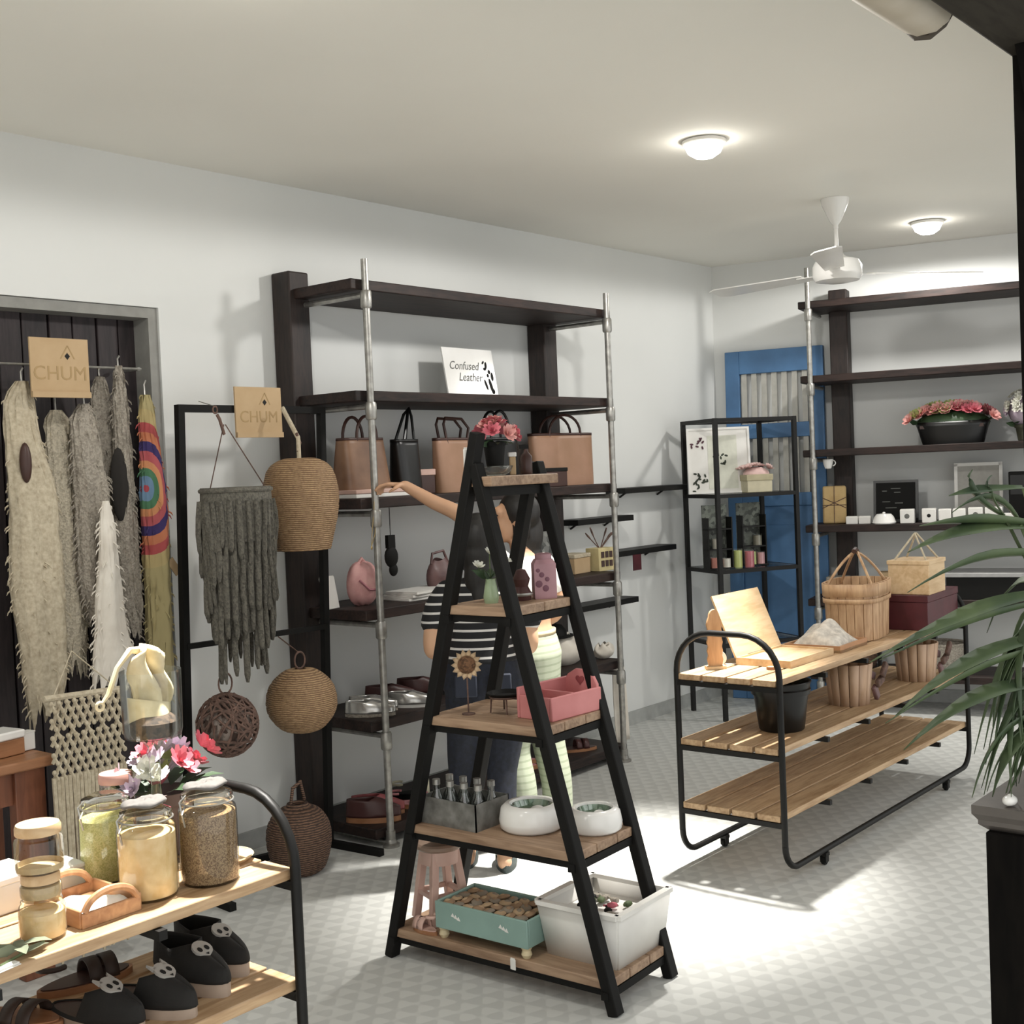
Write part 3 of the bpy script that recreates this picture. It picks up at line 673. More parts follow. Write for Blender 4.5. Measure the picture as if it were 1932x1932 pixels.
# ================================================================ builders for goods
def bag(name, label, loc, rz, wt, wb_, h, d, m, hm, style='arch', hh=.12, group=None, lean=0):
    t = thing(name, label, 'bag', loc, rz, group, rot=(lean, 0, rz))
    def fn(u, v):
        w = (wb_+(wt-wb_)*v)/2; dd = d/2*(1-.45*v); a = 2*math.pi*u; e = 4.0
        ca, sa = math.cos(a), math.sin(a); q = (abs(ca)**e+abs(sa)**e)**(-1/e)
        return Vector((w*ca*q, dd*sa*q, h*v))
    mb = MB().grid(fn, 32, 10, cu=True); k = len(mb.v); mb.f.append(tuple(reversed(range(32)))); mb.build('body', m, t, smooth=50, solid=.004)
    MB().grid(lambda u, v: Vector((fn(u, .97+.03*v).x*1.01, fn(u, .97+.03*v).y*1.02, h*(.955+.05*v))), 32, 3, cu=True).build('rim_band', hm, t, solid=.004)
    for sy in (-1, 1):
        y = sy*d*.24; ww = wt*.26
        if style == 'arch': pts = [(-ww, y, h*.9)] + [(-ww*math.cos(R(q)), y*1.1, h+hh*math.sin(R(q))) for q in range(0, 181, 15)] + [(ww, y, h*.9)]
        elif style == 'vee': pts = [(-ww*.9, y, h*.8), (-ww*1.3, y, h+hh*.7), (-ww*1.1, y, h+hh), (ww*.6, y, h+hh*.95), (ww*1.3, y, h+hh*.5), (ww*.9, y, h*.75)]
        else: pts = [(-ww, y, h*.9), (-ww*.2+.03, y*.4, h+hh*.8), (.05, 0, h+hh), (ww*.5+.03, y*.4, h+hh*.75), (ww, y, h*.9)]
        MB().tube(pts, .0075, 6).build('handle', hm, t)
    return t
def rosette(r, petals=9, seed=0):
    rng = random.Random(seed); m = MB()
    for ring, (n, rad, tilt) in enumerate(((petals, 1., 20), (max(5, petals-3), .7, 45), (4, .4, 70))):
        for k in range(n):
            a = 2*math.pi*k/n + ring*.4 + rng.uniform(-.15, .15); L_ = r*rad; w = L_*.55
            M = Matrix.Rotation(a, 4, 'Z') @ Matrix.Rotation(-R(tilt), 4, 'Y')
            m.add([M @ Vector(p) for p in ((0, 0, 0), (L_*.55, -w*.55, L_*.08), (L_, -w*.25, L_*.22), (L_, w*.25, L_*.22), (L_*.55, w*.55, L_*.08))], [(0, 1, 2, 3, 4)])
    return m
_ros = {}
def flower(parent, p, r, m, d=(0, 0, 1), seed=0):
    key = (round(r, 3), m.name, seed % 3)
    if key not in _ros: _ros[key] = rosette(r, 8, seed % 3).mesh('flower_head', m, None)
    o = bpy.data.objects.new('flower_head', _ros[key]); COL.objects.link(o); o.parent = parent
    q = Vector((0, 0, 1)).rotation_difference(Vector(d).normalized()); o.rotation_mode = 'QUATERNION'; o.rotation_quaternion = q; o.location = p
    return o
_leafm = {}
def leaf(parent, p, d, L_, w, m, name='leaf'):
    key = (round(L_, 3), round(w, 3), m.name)
    if key not in _leafm:
        b = MB(); b.add([(0, 0, 0), (L_*.35, -w/2, L_*.06), (L_*.75, -w*.35, L_*.05), (L_, 0, -.05*L_), (L_*.75, w*.35, L_*.05), (L_*.35, w/2, L_*.06), (L_*.4, 0, L_*.02), (L_*.75, 0, .01*L_)], [(0, 1, 6), (1, 2, 7, 6), (2, 3, 7), (7, 3, 4), (6, 7, 4, 5), (0, 6, 5)])
        _leafm[key] = b.mesh('leaf', m, 60)
    o = bpy.data.objects.new(name, _leafm[key]); COL.objects.link(o); o.parent = parent
    o.rotation_mode = 'QUATERNION'; o.rotation_quaternion = Vector((1, 0, 0)).rotation_difference(Vector(d).normalized()); o.location = p
def foot_outline(L_, w, k=26):
    out = []
    for i in range(k):
        a = 2*math.pi*i/k; y = math.sin(a); x = -math.cos(a)     # x heel(-) to toe(+)
        ww = w/2*(.78+.26*math.sin((x+1)*1.35)) ; out.append((x*L_/2, y*ww*(1 if abs(y) < 1 else 1)))
    return out
def shoe(parent_or_none, label, loc, rz, L_=.24, w=.085, sole=.02, m=None, sm=None, im=None, kind='loafer', emblem=None, group=None, h=.07, name='shoe'):
    t = thing(name, label, 'shoe', loc, rz, group)
    ol = foot_outline(L_, w); MB().prism(ol, Matrix.Identity(4), 0, sole).build('sole', sm or BLACKM, t)
    MB().prism([(x*.92, y*.9) for x, y in ol], Matrix.Identity(4), sole, sole+.003).build('insole', im or LEATHERD, t)
    def sect(x):
        f = (x/(L_/2)+1)/2
        top = h*(.95-.1*f) if f < .45 else h*(.9-.5*((f-.45)/.55)**1.3)
        return top
    # upper shell: walls all around, vamp closed over the front
    k = len(ol)
    def fn(u, v):
        i = int(round(u*k)) % k; x, y = ol[i]; f = (x/(L_/2)+1)/2
        vamp = kind != 'sandal' and f > (.5 if kind == 'loafer' else .62)
        top = sect(x) if kind != 'slide' else (h*.8 if f > .45 else .004)
        if kind == 'mule' and f < .5: top = .006
        if vamp: return Vector((x*(1-.02*v), y*(1-v**2), sole+top*math.sin(v*math.pi/2)))
        return Vector((x*(1-.06*v), y*(1-.12*v), sole+top*.85*v))
    if kind == 'sandal':
        for f0, wd in ((.72, .03), (.55, .03)):
            x = (f0-.5)*L_; M = MB().grid(lambda u, v: Vector((x+(u-.5)*wd, math.cos(math.pi*v)*w*.47, sole+h*.7*math.sin(math.pi*v))), 3, 12); M.build('strap', m, t, solid=.004)
        MB().tube(arc((-L_*.33, 0, sole+.05), w*.42, 60, 300, 12, (1, 0, 0), (0, 1, 0)), .006, 6).build('ankle_strap', m, t)
    else:
        MB().grid(fn, k, 9, cu=True).build('upper', m, t, smooth=70, solid=.004)
    if emblem:
        ez = sole+h*.73
        c = Vector((L_*.17, 0, ez)); Mx = frame(c, (.93, 0, -.36), (0, 1, 0))
        e = MB(); e.prism([(.026*math.cos(R(q))*(1.15 if q in (0,) else 1), .022*math.sin(R(q))) for q in range(0, 360, 24)], Mx, 0, .006)
        em = e.build('emblem', emblem, t)
        for sy in (-1, 1):
            MB().prism([(.008*math.cos(R(q))+.004, sy*.009+.005*math.sin(R(q))) for q in range(0, 360, 45)], Mx, .006, .0075).build('emblem_eye', INK, em)
            if kind == 'mule': MB().prism([(-.014, sy*.009), (-.034, sy*.02), (-.012, sy*.021)], Mx, 0, .006).build('emblem_ear', emblem, em)
        MB().prism([(.02, -.004), (.026, 0), (.02, .004)], Mx, .006, .0075).build('emblem_nose', INK, em)
    return t
def boxthing(name, label, cat, loc, rz, w, d, h, m, lid=None, group=None, lidh=.2, bevel=.003, rot=None):
    t = thing(name, label, cat, loc, rz, group, rot=rot)
    if lid:
        MB().box(-w/2, w/2, -d/2, d/2, 0, h*(1-lidh)).build('body', m, t, bevel=bevel)
        MB().box(-w/2-.003, w/2+.003, -d/2-.003, d/2+.003, h*(1-lidh), h).build('lid', lid, t, bevel=bevel)
    else:
        MB().box(-w/2, w/2, -d/2, d/2, 0, h-.004).build('body', m, t, bevel=bevel)
        MB().box(-w/2+.002, w/2-.002, -d/2+.002, d/2-.002, h-.004, h).build('top_flap', m, t, bevel=.001)
    return t
def pot(t, r0, r1, h, m, rim=.012, name='pot', n=22):
    return MB().lathe([(r0*.9, 0), (r0, .004), (r1*.96, h-rim*2), (r1*1.06, h-rim*2), (r1*1.06, h), (r1*.95, h), (r1*.9, h-.02), (0, h-.022)], n, cap=True).build(name, m, t)

# ================================================================ on the tall wall shelf
Z2, Z3, Z4, Z5, Z6 = 2.03, 1.555, 1.06, .565, .085
t = thing('leather_sign', 'white acrylic shelf sign with grey script and black footprints', 'sign', (4.93, 4.30, Z2), R(2), rot=(R(-9), 0, R(2)))
pn = MB().box(-.205, .205, -.004, .004, 0, .27).build('panel', WHITEG, t)
Mt = Matrix.Translation((4.93, 4.30, Z2)) @ t.rotation_euler.to_matrix().to_4x4()
text(t, 'Confused', .062, Mt @ frame((-.05, -.0045, .175), (1, 0, 0), (0, 0, 1)), GREYINK, shear=.35, under=pn)
text(t, 'Leather', .062, Mt @ frame((-.01, -.0045, .115), (1, 0, 0), (0, 0, 1)), GREYINK, shear=.35, under=pn)
def blob(t, x, z, a, b, rot, m=INK):
    M = frame((x, -.0045, z), (math.cos(R(rot)), 0, math.sin(R(rot))), (-math.sin(R(rot)), 0, math.cos(R(rot))))
    MB().prism([(a*math.cos(R(q)), b*math.sin(R(q))) for q in range(0, 360, 30)], M, 0, .0008).build('footprint', m, pn)
for (x, z, a, b, rt) in ((.115, .2, .012, .006, 40), (.135, .185, .009, .02, -8), (.122, .165, .012, .008, 0), (.155, .15, .01, .012, 0), (.14, .13, .009, .01, 0), (.175, .125, .011, .024, 0), (.115, .08, .009, .03, 18), (.155, .075, .012, .042, 14), (.168, .045, .013, .014, 0)): blob(t, x, z, a, b, rt)
boxthing('flat_box', 'long flat pale box under the brown bucket bag', 'box', (4.02, 4.17, Z3), 0, .36, .2, .038, WHITE, lid=PALEPINK, lidh=.5)
bag('bucket_bag', 'brown leather bucket bag standing on a flat pale box', (4.0, 4.2, Z3+.038), R(6), .27, .31, .235, .16, LEATHER, LEATHERD, 'arch', .1)
bag('shoulder_bag', 'glossy black leather bag with straps pulled up to the shelf', (4.29, 4.2, Z3), R(8), .17, .15, .265, .12, BLKLEATHER, BLKLEATHER, 'knot', .15)
boxthing('clear_box', 'small brown boxed item between the black bag and tan tote', 'box', (4.45, 4.25, Z3), R(-8), .11, .08, .12, LEATHERD, lid=PALEPINK, lidh=.25)
bag('tote_bag', 'rosy tan leather tote with dark notched handles', (4.66, 4.22, Z3), R(3), .29, .27, .27, .1, LEATHERP, LEATHERD, 'vee', .1)
bag('handbag', 'black handbag with looped handles behind the ladder top', (5.02, 4.24, Z3), R(0), .30, .32, .27, .12, BLKLEATHER, BLKLEATHER, 'arch', .14)
bag('tote_bag', 'wide tan leather tote standing near the right shelf pipe', (5.55, 4.22, Z3), R(-4), .50, .46, .29, .14, LEATHERP, LEATHERD, 'arch', .1)
boxthing('dark_box', 'charcoal box in front of the wide tan tote', 'box', (5.25, 4.08, Z3), R(0), .2, .1, .1, LEATHERD, lid=BLACKM)

# fourth board
t = thing('pink_purse', 'soft pale pink purse with folds on the wall shelf', 'purse', (3.975, 4.2, Z4))
def fn(u, v):
    a = 2*math.pi*u; q = math.pi*v; r = math.sin(q)**.7
    return Vector((.088*r*math.cos(a)*(1+.05*math.sin(3*a+4*v)), .06*r*math.sin(a)*(1+.1*math.cos(4*a)), .1-.1*math.cos(q)+.004*math.sin(6*a)))
PURSE = mat('pale_pink_soft', '#dfa7a2', .7, scale=18, col2='#c98986', bump=.3)
MB().grid(fn, 26, 14, cu=True).build('body', PURSE, t, smooth=80)
MB().tube([(-.06, -.045, .12), (-.02, -.066, .075), (.03, -.064, .07), (.065, -.045, .11)], .006, 6).build('seam', mat('pink_seam', '#b06a74', .7), t)
MB().tube([(-.02, .0, .195), (.0, .0, .215), (.025, .0, .19)], .008, 6).build('top_knot', PURSE, t)
boxthing('white_card', 'white folded card leaning by the pink purse', 'card', (3.80, 4.22, Z4), R(10), .1, .012, .15, WHITE, rot=(R(-10), 0, R(10)))
t = thing('black_mask', 'small black carved mask hanging from the shelf pipe', 'ornament', (4.03, 4.06, 1.22))
MB().ell((0, 0, .06), (.04, .02, .05)).build('face', BLACKM, t); MB().box(-.025, .02, -.01, .01, .1, .16).build('crest', BLACKM, t); MB().ell((.01, 0, .0), (.025, .015, .03)).build('chin', BLACKM, t)
MB().tube([(-.0, 0, .15), (.0, 0, .285)], .002, 5).build('string', BLACKM, t)
for k in range(3):
    boxthing('paper_stack', ('lowest', 'middle', 'topmost')[k]+' white booklet in the pile on the wall shelf', 'booklet', (4.30+.01*k, 4.16, Z4+.014*k), R(-4+4*k), .3, .2, .014, WHITE, group='white booklets in a pile')
t = thing('pouch', 'crumpled mauve leather pouch behind the striped shirt', 'pouch', (4.50, 4.2, Z4))
MAUVE = mat('mauve_leather', '#7b5a58', .45, scale=14, col2='#5d4140', bump=.3)
MB().grid(lambda u, v: Vector((.085*math.sin(math.pi*(.12+.8*v))**.6*math.cos(2*math.pi*u), .05*math.sin(math.pi*(.12+.8*v))*math.sin(2*math.pi*u), .17*v+.008*math.sin(9*u+5*v))), 24, 10, cu=True).build('body', MAUVE, t, smooth=70)
MB().tube([(-.06, 0, .15), (-.05, 0, .2), (.03, 0, .21), (.06, 0, .15)], .007, 6).build('handle', MAUVE, t)
boxthing('gift_box', 'beige printed box holding small jars near the right pipe', 'box', (5.60, 4.2, Z4), R(3), .16, .12, .11, KRAFT, lid=CREAM)
t = thing('yellow_box', 'pale yellow box with brown squares and dry twigs', 'box', (5.79, 4.15, Z4), R(-6))
MB().box(-.07, .07, -.05, .05, 0, .13).build('body', mat('pale_yellow', '#d8c68a', .7), t, bevel=.003)
for k in range(6): MB().box(-.05+(k % 3)*.035, -.025+(k % 3)*.035, -.053, -.05, .025+(k//3)*.05, .06+(k//3)*.05).build('window_print', LEATHERD, t)
for k, (dx, dz) in enumerate(((-.13, .1), (-.09, .13), (.09, .09), (.13, .11), (.05, .12))): MB().tube(bez((0, 0, .12), (dx*.4, 0, .16), (dx, -.01, .12+dz), 7), [.003]*5+[.006, .004], 5).build('twig', TWIG, t)
boxthing('photo_card', 'grey and white printed card standing behind the beige box', 'card', (5.52, 4.33, Z4), R(0), .16, .01, .24, mat('grey_print', '#a9aaa5', .7, kind='speckle', col2='#5c5f5d', scale=30), rot=(R(-6), 0, 0))

# fifth board: shoes and cloth
SILVER = mat('silver_leather', '#c9c7c2', .22, metal=.7, scale=20)
WINE = mat('wine_leather', '#4e2a28', .4, scale=10)
shoe(None, 'silver metallic shoe, left of the silver pair', (3.91, 4.12, Z5), R(-50), .23, .08, .015, SILVER, GREYC, WHITE, 'loafer')
shoe(None, 'silver metallic shoe turned towards the shelf pipe', (4.0, 4.195, Z5), R(-52), .23, .08, .015, SILVER, GREYC, WHITE, 'loafer')
shoe(None, 'white and silver slip-on right of the front pipe', (4.165, 4.11, Z5), R(-55), .22, .08, .015, SILVER, WHITE, BLACKM, 'loafer')
shoe(None, 'dark wine leather shoe behind the white slip-on', (4.20, 4.285, Z5), R(-40), .24, .08, .02, WINE, BLACKM, WHITE, 'loafer', h=.08)
shoe(None, 'dark wine leather shoe beside the striped shirt', (4.39, 4.26, Z5), R(-45), .24, .08, .02, WINE, BLACKM, LEATHERD, 'loafer', h=.09)
for k, (x, y, w, h, l) in enumerate(((5.48, 4.2, .32, .16, 'large crumpled white cloth bag on the wall shelf'), (5.745, 4.12, .15, .08, 'small white cloth pouch near the right pipe'))):
    t = thing('cloth_bag', l, 'bag', (x, y, Z5), 0)
    MB().grid(lambda u, v: Vector((w/2*math.sin(math.pi*(.08+.84*v))**.5*math.cos(2*math.pi*u)*(1+.06*math.sin(5*u*6.28+v*7)), w*.33*math.sin(math.pi*(.08+.84*v))**.6*math.sin(2*math.pi*u), h*v+.012*math.sin(4*6.28*u+v*5)*v)), 30, 12, cu=True).build('body', WHITEC, t, smooth=75)
    MB().tube([(-w*.1, -.02, h*.95), (0, -.03, h*1.1), (w*.12, -.02, h*.92)], .006, 6).build('tie', WHITEC, t)
t = thing('black_hat', 'flat black cap resting on the white cloth bag', 'hat', (5.42, 4.24, Z5+.162), R(12))
MB().lathe([(0, .07), (.06, .06), (.085, .03), (.09, 0)], 18, cap=False).build('crown', BLACKM, t); MB().lathe([(.085, .004), (.15, -.004), (.152, .0), (.085, .008)], 20, sy=.8, cap=False).build('brim', BLACKM, t)
# bottom board: red shoes and sandals
REDL = mat('faded_red_leather', '#a44a4c', .5, scale=10, col2='#86363a')
PINKL = mat('rose_leather', '#c98084', .5, scale=10)
shoe(None, 'dark red shoe with a high heel cup on the bottom board', (3.90, 4.12, Z6), R(-50), .25, .09, .025, WINE, OAK, REDL, 'loafer', h=.1)
shoe(None, 'faded red shoe beside the dark red one', (3.995, 4.19, Z6), R(-50), .25, .09, .02, REDL, OAK, PINKL, 'loafer', h=.085)
shoe(None, 'rose pink sandal near the front pipe', (4.17, 4.13, Z6), R(-55), .24, .085, .02, PINKL, OAK, PINKL, 'sandal')
shoe(None, 'black and cream sandal behind the rose sandal', (4.31, 4.25, Z6), R(-45), .24, .085, .02, mat('cream_patent', '#d8d3b4', .4), BLACKM, BLACKM, 'sandal', h=.09)
shoe(None, 'wine red strappy sandal on the bottom board', (4.97, 4.16, Z6), R(-40), .24, .085, .02, REDL, OAK, PINKL, 'sandal')
shoe(None, 'pale rose sandal next to the wine sandal', (5.07, 4.25, Z6), R(-44), .24, .085, .02, PINKL, OAK, PINKL, 'sandal')
shoe(None, 'dark brown sandal at the right of the bottom board', (5.48, 4.15, Z6), R(-35), .25, .085, .015, WINE, OAK, LEATHERD, 'sandal')
t = thing('white_banner', 'pale cloth banner hanging at the foot of the right pipe', 'cloth', (5.82, 4.06, .08))
MB().grid(lambda u, v: Vector((-.07+.14*u*(.6+.4*(1-v)), .012*math.sin(u*9+v*2), .43*v)), 14, 12).build('cloth', WHITEC, t, smooth=70, solid=.004)
MB().tube([(-.05, 0, .43), (.02, 0, .45)], .006, 6).build('hem', WHITEC, t)

# ================================================================ on the ladder shelf
def onlad(x, y): return (LB.x + x*math.cos(LRZ) - y*math.sin(LRZ), LB.y + x*math.sin(LRZ) + y*math.cos(LRZ))
def lp(x, y, z): a = onlad(x, y); return (a[0], a[1], z)
t = thing('flower_pot', 'black pot of pink gerberas on top of the ladder shelf', 'plant', lp(-.07, -.012, LZ[4]+.03))
pot(t, .028, .037, .08, BLACKM, .006)
rng = random.Random(4)
for k in range(30):
    a = rng.uniform(0, 6.28); e = rng.uniform(.0, 1.0); d = Vector((math.cos(a)*e, math.sin(a)*e, 1.05-e*.9)); p = Vector((0, 0, .085)) + Vector((d.x*.08, d.y*.07, d.z*.06))
    flower(t, p, .034 if k % 3 else .028, (PETALP, PETALP, PETALL)[k % 3], d, k)
for k in range(8): a = k*.8; leaf(t, (0, 0, .08), (math.cos(a), math.sin(a), -.1), .07, .03, GREEN)
t = thing('glass_bowl', 'low clear glass bowl under the flower pot on the ladder top', 'bowl', lp(-.07, -.012, LZ[4]))
MB().lathe([(.0, .001), (.03, .001), (.05, .012), (.058, .03), (.055, .03), (.047, .014), (.028, .004), (0, .004)], 22, cap=False).build('bowl', GLASS, t)
MB().tube(arc((0, 0, .03), .0565, 0, 360, 23, (1, 0, 0), (0, 1, 0))[:-1], .002, 5, closed=True).build('rim', GLASS, t)
boxthing('card_holder', 'small white card standing left of the ladder-top flowers', 'card', lp(-.15, .025, LZ[4]), R(-40), .045, .012, .095, WHITE)
boxthing('bottle_box', 'tiny white bottle box beside the ladder-top flowers', 'box', lp(.0, -.03, LZ[4]), R(-45), .02, .018, .075, KRAFT, lid=WHITE)
t = thing('perfume_bottle', 'dark spray bottle on the right of the ladder top', 'bottle', lp(.09, -.02, LZ[4]), R(-40))
MB().lathe([(0, 0), (.018, 0), (.02, .004), (.02, .06), (.008, .075), (.008, .085), (0, .085)], 14, cap=False).build('body', LEATHERD, t); MB().box(-.022, .008, -.007, .007, .085, .1).build('spray_head', BLACKM, t)
# second board
t = thing('posy_vase', 'green glass posy with white blooms on the ladder shelf', 'plant', lp(-.08, .02, LZ[3]))
MB().lathe([(0, 0), (.022, 0), (.026, .02), (.02, .055), (.016, .075), (.018, .08), (.014, .08), (.014, .05), (0, .01)], 14, cap=False).build('vase', mat('pale_green_glass', '#9fb58c', .2), t)
for k, p in enumerate(((0, 0, .16), (.04, -.03, .135), (-.035, .02, .12))):
    MB().tube([(0, 0, .05), p], .002, 5).build('stem', STEM, t); flower(t, Vector(p), .024, PETALW, (p[0]*4, p[1]*4-.4, .6), k)
for k in range(9): a = k*.7; leaf(t, (0, 0, .08), (math.cos(a), math.sin(a), .5), .07, .025, GREEN)
t = thing('dark_trinket', 'dark red carved trinket beside the white posy', 'ornament', lp(.02, -.03, LZ[3]), R(-40))
MB().lathe([(0, 0), (.03, 0), (.035, .02), (.022, .045), (.03, .07), (.015, .1), (0, .105)], 14, cap=False).build('body', WINE, t); MB().lathe([(.036, .015), (.038, .02), (.036, .025)], 14, cap=False).build('band', STEEL, t)
t = thing('pink_canister', 'dusty pink square canister with dark flower print on ladder shelf', 'canister', lp(.1, -.065, LZ[3]), R(-44))
MB().lathe([(0, 0), (.05, 0), (.052, .004), (.052, .115), (.04, .13), (0, .13)], 4, M=Matrix.Rotation(R(45), 3, 'Z'), cap=False, ).build('body', PINK, t, smooth=20)
cb = t.children[-1]
MB().lathe([(0, .128), (.028, .128), (.028, .146), (.02, .15), (0, .15)], 16, cap=False).build('lid', PINK, t)
for k, (x, z, r_) in enumerate(((-.022, .05, .012), (-.012, .08, .009), (-.024, .095, .007), (.0, .035, .011), (.006, .065, .008))): MB().lathe([(0, 0), (r_, 0), (r_*.7, .0012), (0, .0012)], 9, (x, -.0375, z), M=Matrix.Rotation(R(90), 3, 'X'), cap=False).build('printed_flower', mat('plum_print', '#7b4b5b', .7), cb)
# third board: sunflower, wire stand, pink box
t = thing('sunflower_ornament', 'metal sunflower ornament on a thin stem on the ladder shelf', 'ornament', lp(-.1, .12, LZ[2]), R(-48))
MB().tube([(0, 0, 0), (.0, 0, .13)], .003, 6).build('stem', TWIG, t); MB().lathe([(0, 0), (.022, 0), (.022, .004), (0, .006)], 16).build('base', TWIG, t)
Mf = Matrix.Rotation(R(90), 3, 'X')
MB().lathe([(0, -.006), (.028, -.006), (.03, .004), (.018, .01), (0, .012)], 18, (0, 0, .165), M=Mf, cap=False).build('seed_disc', mat('sunflower_brown', '#7a5330', .8, kind='speckle', col2='#4f3318', scale=160), t)
for k in range(14):
    a = 2*math.pi*k/14; c = Vector((math.cos(a), 0, math.sin(a))); s_ = Vector((-math.sin(a), 0, math.cos(a))); o = Vector((0, 0, .165))
    MB().add([o+c*.026+s_*.007, o+c*.038+s_*.009+Vector((0, -.004, 0)), o+c*.052, o+c*.038-s_*.009+Vector((0, -.004, 0)), o+c*.026-s_*.007], [(0, 1, 2, 3, 4)]).build('petal', mat('sunflower_petal', '#d8b68a', .7), t, solid=.002)
t = thing('wire_stand', 'low dark wire plate stand on the ladder shelf', 'stand', lp(-.03, .02, LZ[2]))
for k in range(4): a = R(45+90*k); MB().tube([(math.cos(a)*.05, math.sin(a)*.05, .003), (math.cos(a)*.045, math.sin(a)*.045, .055)], .003, 5).build('leg', TWIG, t)
MB().tube(arc((0, 0, .055), .05, 0, 360, 21, (1, 0, 0), (0, 1, 0))[:-1], .0035, 5, closed=True).build('ring', TWIG, t); MB().lathe([(0, .058), (.045, .058), (.06, .07), (.062, .068), (.045, .055), (0, .055)], 20, cap=False).build('dish', BLACKM, t)
t = thing('pink_organiser', 'coral pink wooden organiser box with a heart cut-out back', 'box', lp(.04, -.15, LZ[2]), R(-3))
MB().box(-.12, .12, -.07, .07, 0, .012).build('bottom', CORAL, t)
MB().box(-.125, .125, -.075, -.063, 0, .075).build('side_panel', CORAL, t, bevel=.003)
MB().box(-.125, -.113, -.063, .063, 0, .075).build('front_panel', CORAL, t, bevel=.003); MB().box(-.012, .0, -.063, .063, .012, .075).build('divider', CORAL, t)
bk = MB(); bk.prism([(-.07, 0), (.07, 0), (.07, .085), (.055, .11), (.02, .13), (-.02, .13), (-.055, .11), (-.07, .085)], frame((.115, 0, 0), (0, 1, 0), (0, 0, 1)), -.006, .006); bk.build('back_panel', CORAL, t, bevel=.003)
MB().box(-.125, .125, .063, .075, 0, .1).build('side_panel', CORAL, t, bevel=.003)
ht = [(math.sin(R(q))**3*.018, (13*math.cos(R(q))-5*math.cos(R(2*q))-2*math.cos(R(3*q))-math.cos(R(4*q)))*.0011) for q in range(0, 360, 20)]
MB().prism(ht, frame((.1085, 0, .095), (0, 1, 0), (0, 0, 1)), -.002, .0).build('heart', REDL, t)
# fourth board: bottle crate and two basins
GALV = mat('weathered_tin', '#8d8d88', .45, metal=.3, kind='plain', col2='#5e5c57', scale=22)
t = thing('tin_crate', 'weathered tin crate holding small glass bottles on the ladder shelf', 'crate', lp(-.065, .185, LZ[1]), R(90+0))
cw, cd, ch = .125, .085, .09
for a in ((-cw, cw, -cd, -cd+.004), (-cw, cw, cd-.004, cd), (-cw, -cw+.004, -cd, cd), (cw-.004, cw, -cd, cd)): MB().box(a[0], a[1], a[2], a[3], 0, ch).build('side', GALV, t)
MB().box(-cw+.004, cw-.004, -cd+.004, cd-.004, 0, .004).build('bottom', GALV, t)
MB().tube([(-cw, 0, ch), (-cw, 0, .15)], .004, 6).build('handle_upright', GALV, t)
for k in range(8):
    j, r_ = k % 4, k//4
    b = thing('glass_bottle', 'small clear glass bottle standing in the tin crate', 'bottle', lp(-.065-.035+.07*r_, .185-.09+.06*j, LZ[1]+.005), group='bottles in the tin crate')
    MB().lathe([(0, 0), (.022, 0), (.024, .006), (.024, .07), (.013, .092), (.011, .105), (.011, .122), (.0, .122)], 14, cap=False).build('body', glass('bottle_glass', (.82, .86, .84), .3), b)
    MB().lathe([(0, .118), (.0135, .118), (.0135, .136), (0, .138)], 12, cap=False).build('stopper', STEEL, b)
def basin(label, loc, r, h):
    t = thing('basin', label, 'bowl', loc)
    MB().lathe([(0, 0), (r*.85, 0), (r*.97, h*.12), (r, h*.4), (r*.93, h*.85), (r*.8, h), (r*.68, h), (r*.62, h*.8), (r*.58, h*.62), (0, h*.6)], 34, cap=False).build('body', WHITEG, t, smooth=50)
    MB().lathe([(0, 0), (r*.5, 0), (r*.6, h*.12), (r*.63, h*.3), (r*.6, h*.3), (r*.5, h*.1), (0, h*.03)], 28, (0, 0, h*.62), cap=False).build('glass_dish', glass('green_glass', (.72, .80, .74), .3), t)
    MB().ell((r*.15, -r*.1, h*.72), (r*.22, r*.2, h*.12), 12, 8).build('pebble', WHITEG, t)
    return t
basin('larger round white ceramic basin with a glass dish on the ladder', lp(-.02, -.062, LZ[1]), .108, .085)
basin('smaller round white ceramic basin at the ladder shelf end', lp(.06, -.255, LZ[1]), .09, .075)
# bottom board: stool, tray, white crate
t = thing('mini_stool', 'small pale pink wooden stool on the ladder bottom board', 'stool', lp(-.02, .345, LZ[0]), R(-20)); t.scale = (1.06, 1.06, 1.06)
MB().lathe([(0, .235), (.072, .235), (.08, .242), (.08, .252), (.074, .258), (0, .26)], 24, cap=False).build('seat', mat('stool_seat', '#a98f7c', .45, scale=6, col2='#8d725f'), t)
MB().lathe([(.062, .19), (.066, .19), (.066, .236), (.062, .236)], 20, cap=False).build('apron', PALEPINK, t)
for k in range(4):
    a = R(45+90*k); MB().bar((math.cos(a)*.052, math.sin(a)*.052, .235), (math.cos(a)*.09, math.sin(a)*.09, 0), .024).build('leg', PALEPINK, t, bevel=.002)
for k in range(4):
    a, b = R(45+90*k), R(135+90*k); MB().bar((math.cos(a)*.076, math.sin(a)*.076, .09), (math.cos(b)*.076, math.sin(b)*.076, .09), .014).build('stretcher', PALEPINK, t)
shoe(None, 'pink and brown child sandal beside the mini stool', lp(-.15, .31, LZ[0]), R(84), .12, .045, .012, PALEPINK, OAK, PALEPINK, 'sandal', h=.05)
t = thing('teal_tray', 'teal painted wooden tray on cream bun feet filled with brown shells', 'tray', lp(-.07, .05, LZ[0]), R(92))
tw_, td_ = .192, .105
for a in ((-tw_, tw_, -td_, -td_+.01), (-tw_, tw_, td_-.01, td_), (-tw_, -tw_+.01, -td_+.01, td_-.01), (tw_-.01, tw_, -td_+.01, td_-.01)): MB().box(a[0], a[1], a[2], a[3], .035, .125).build('side', TEAL, t, bevel=.003)
MB().box(-tw_+.01, tw_-.01, -td_+.01, td_-.01, .035, .045).build('bottom', TEAL, t)
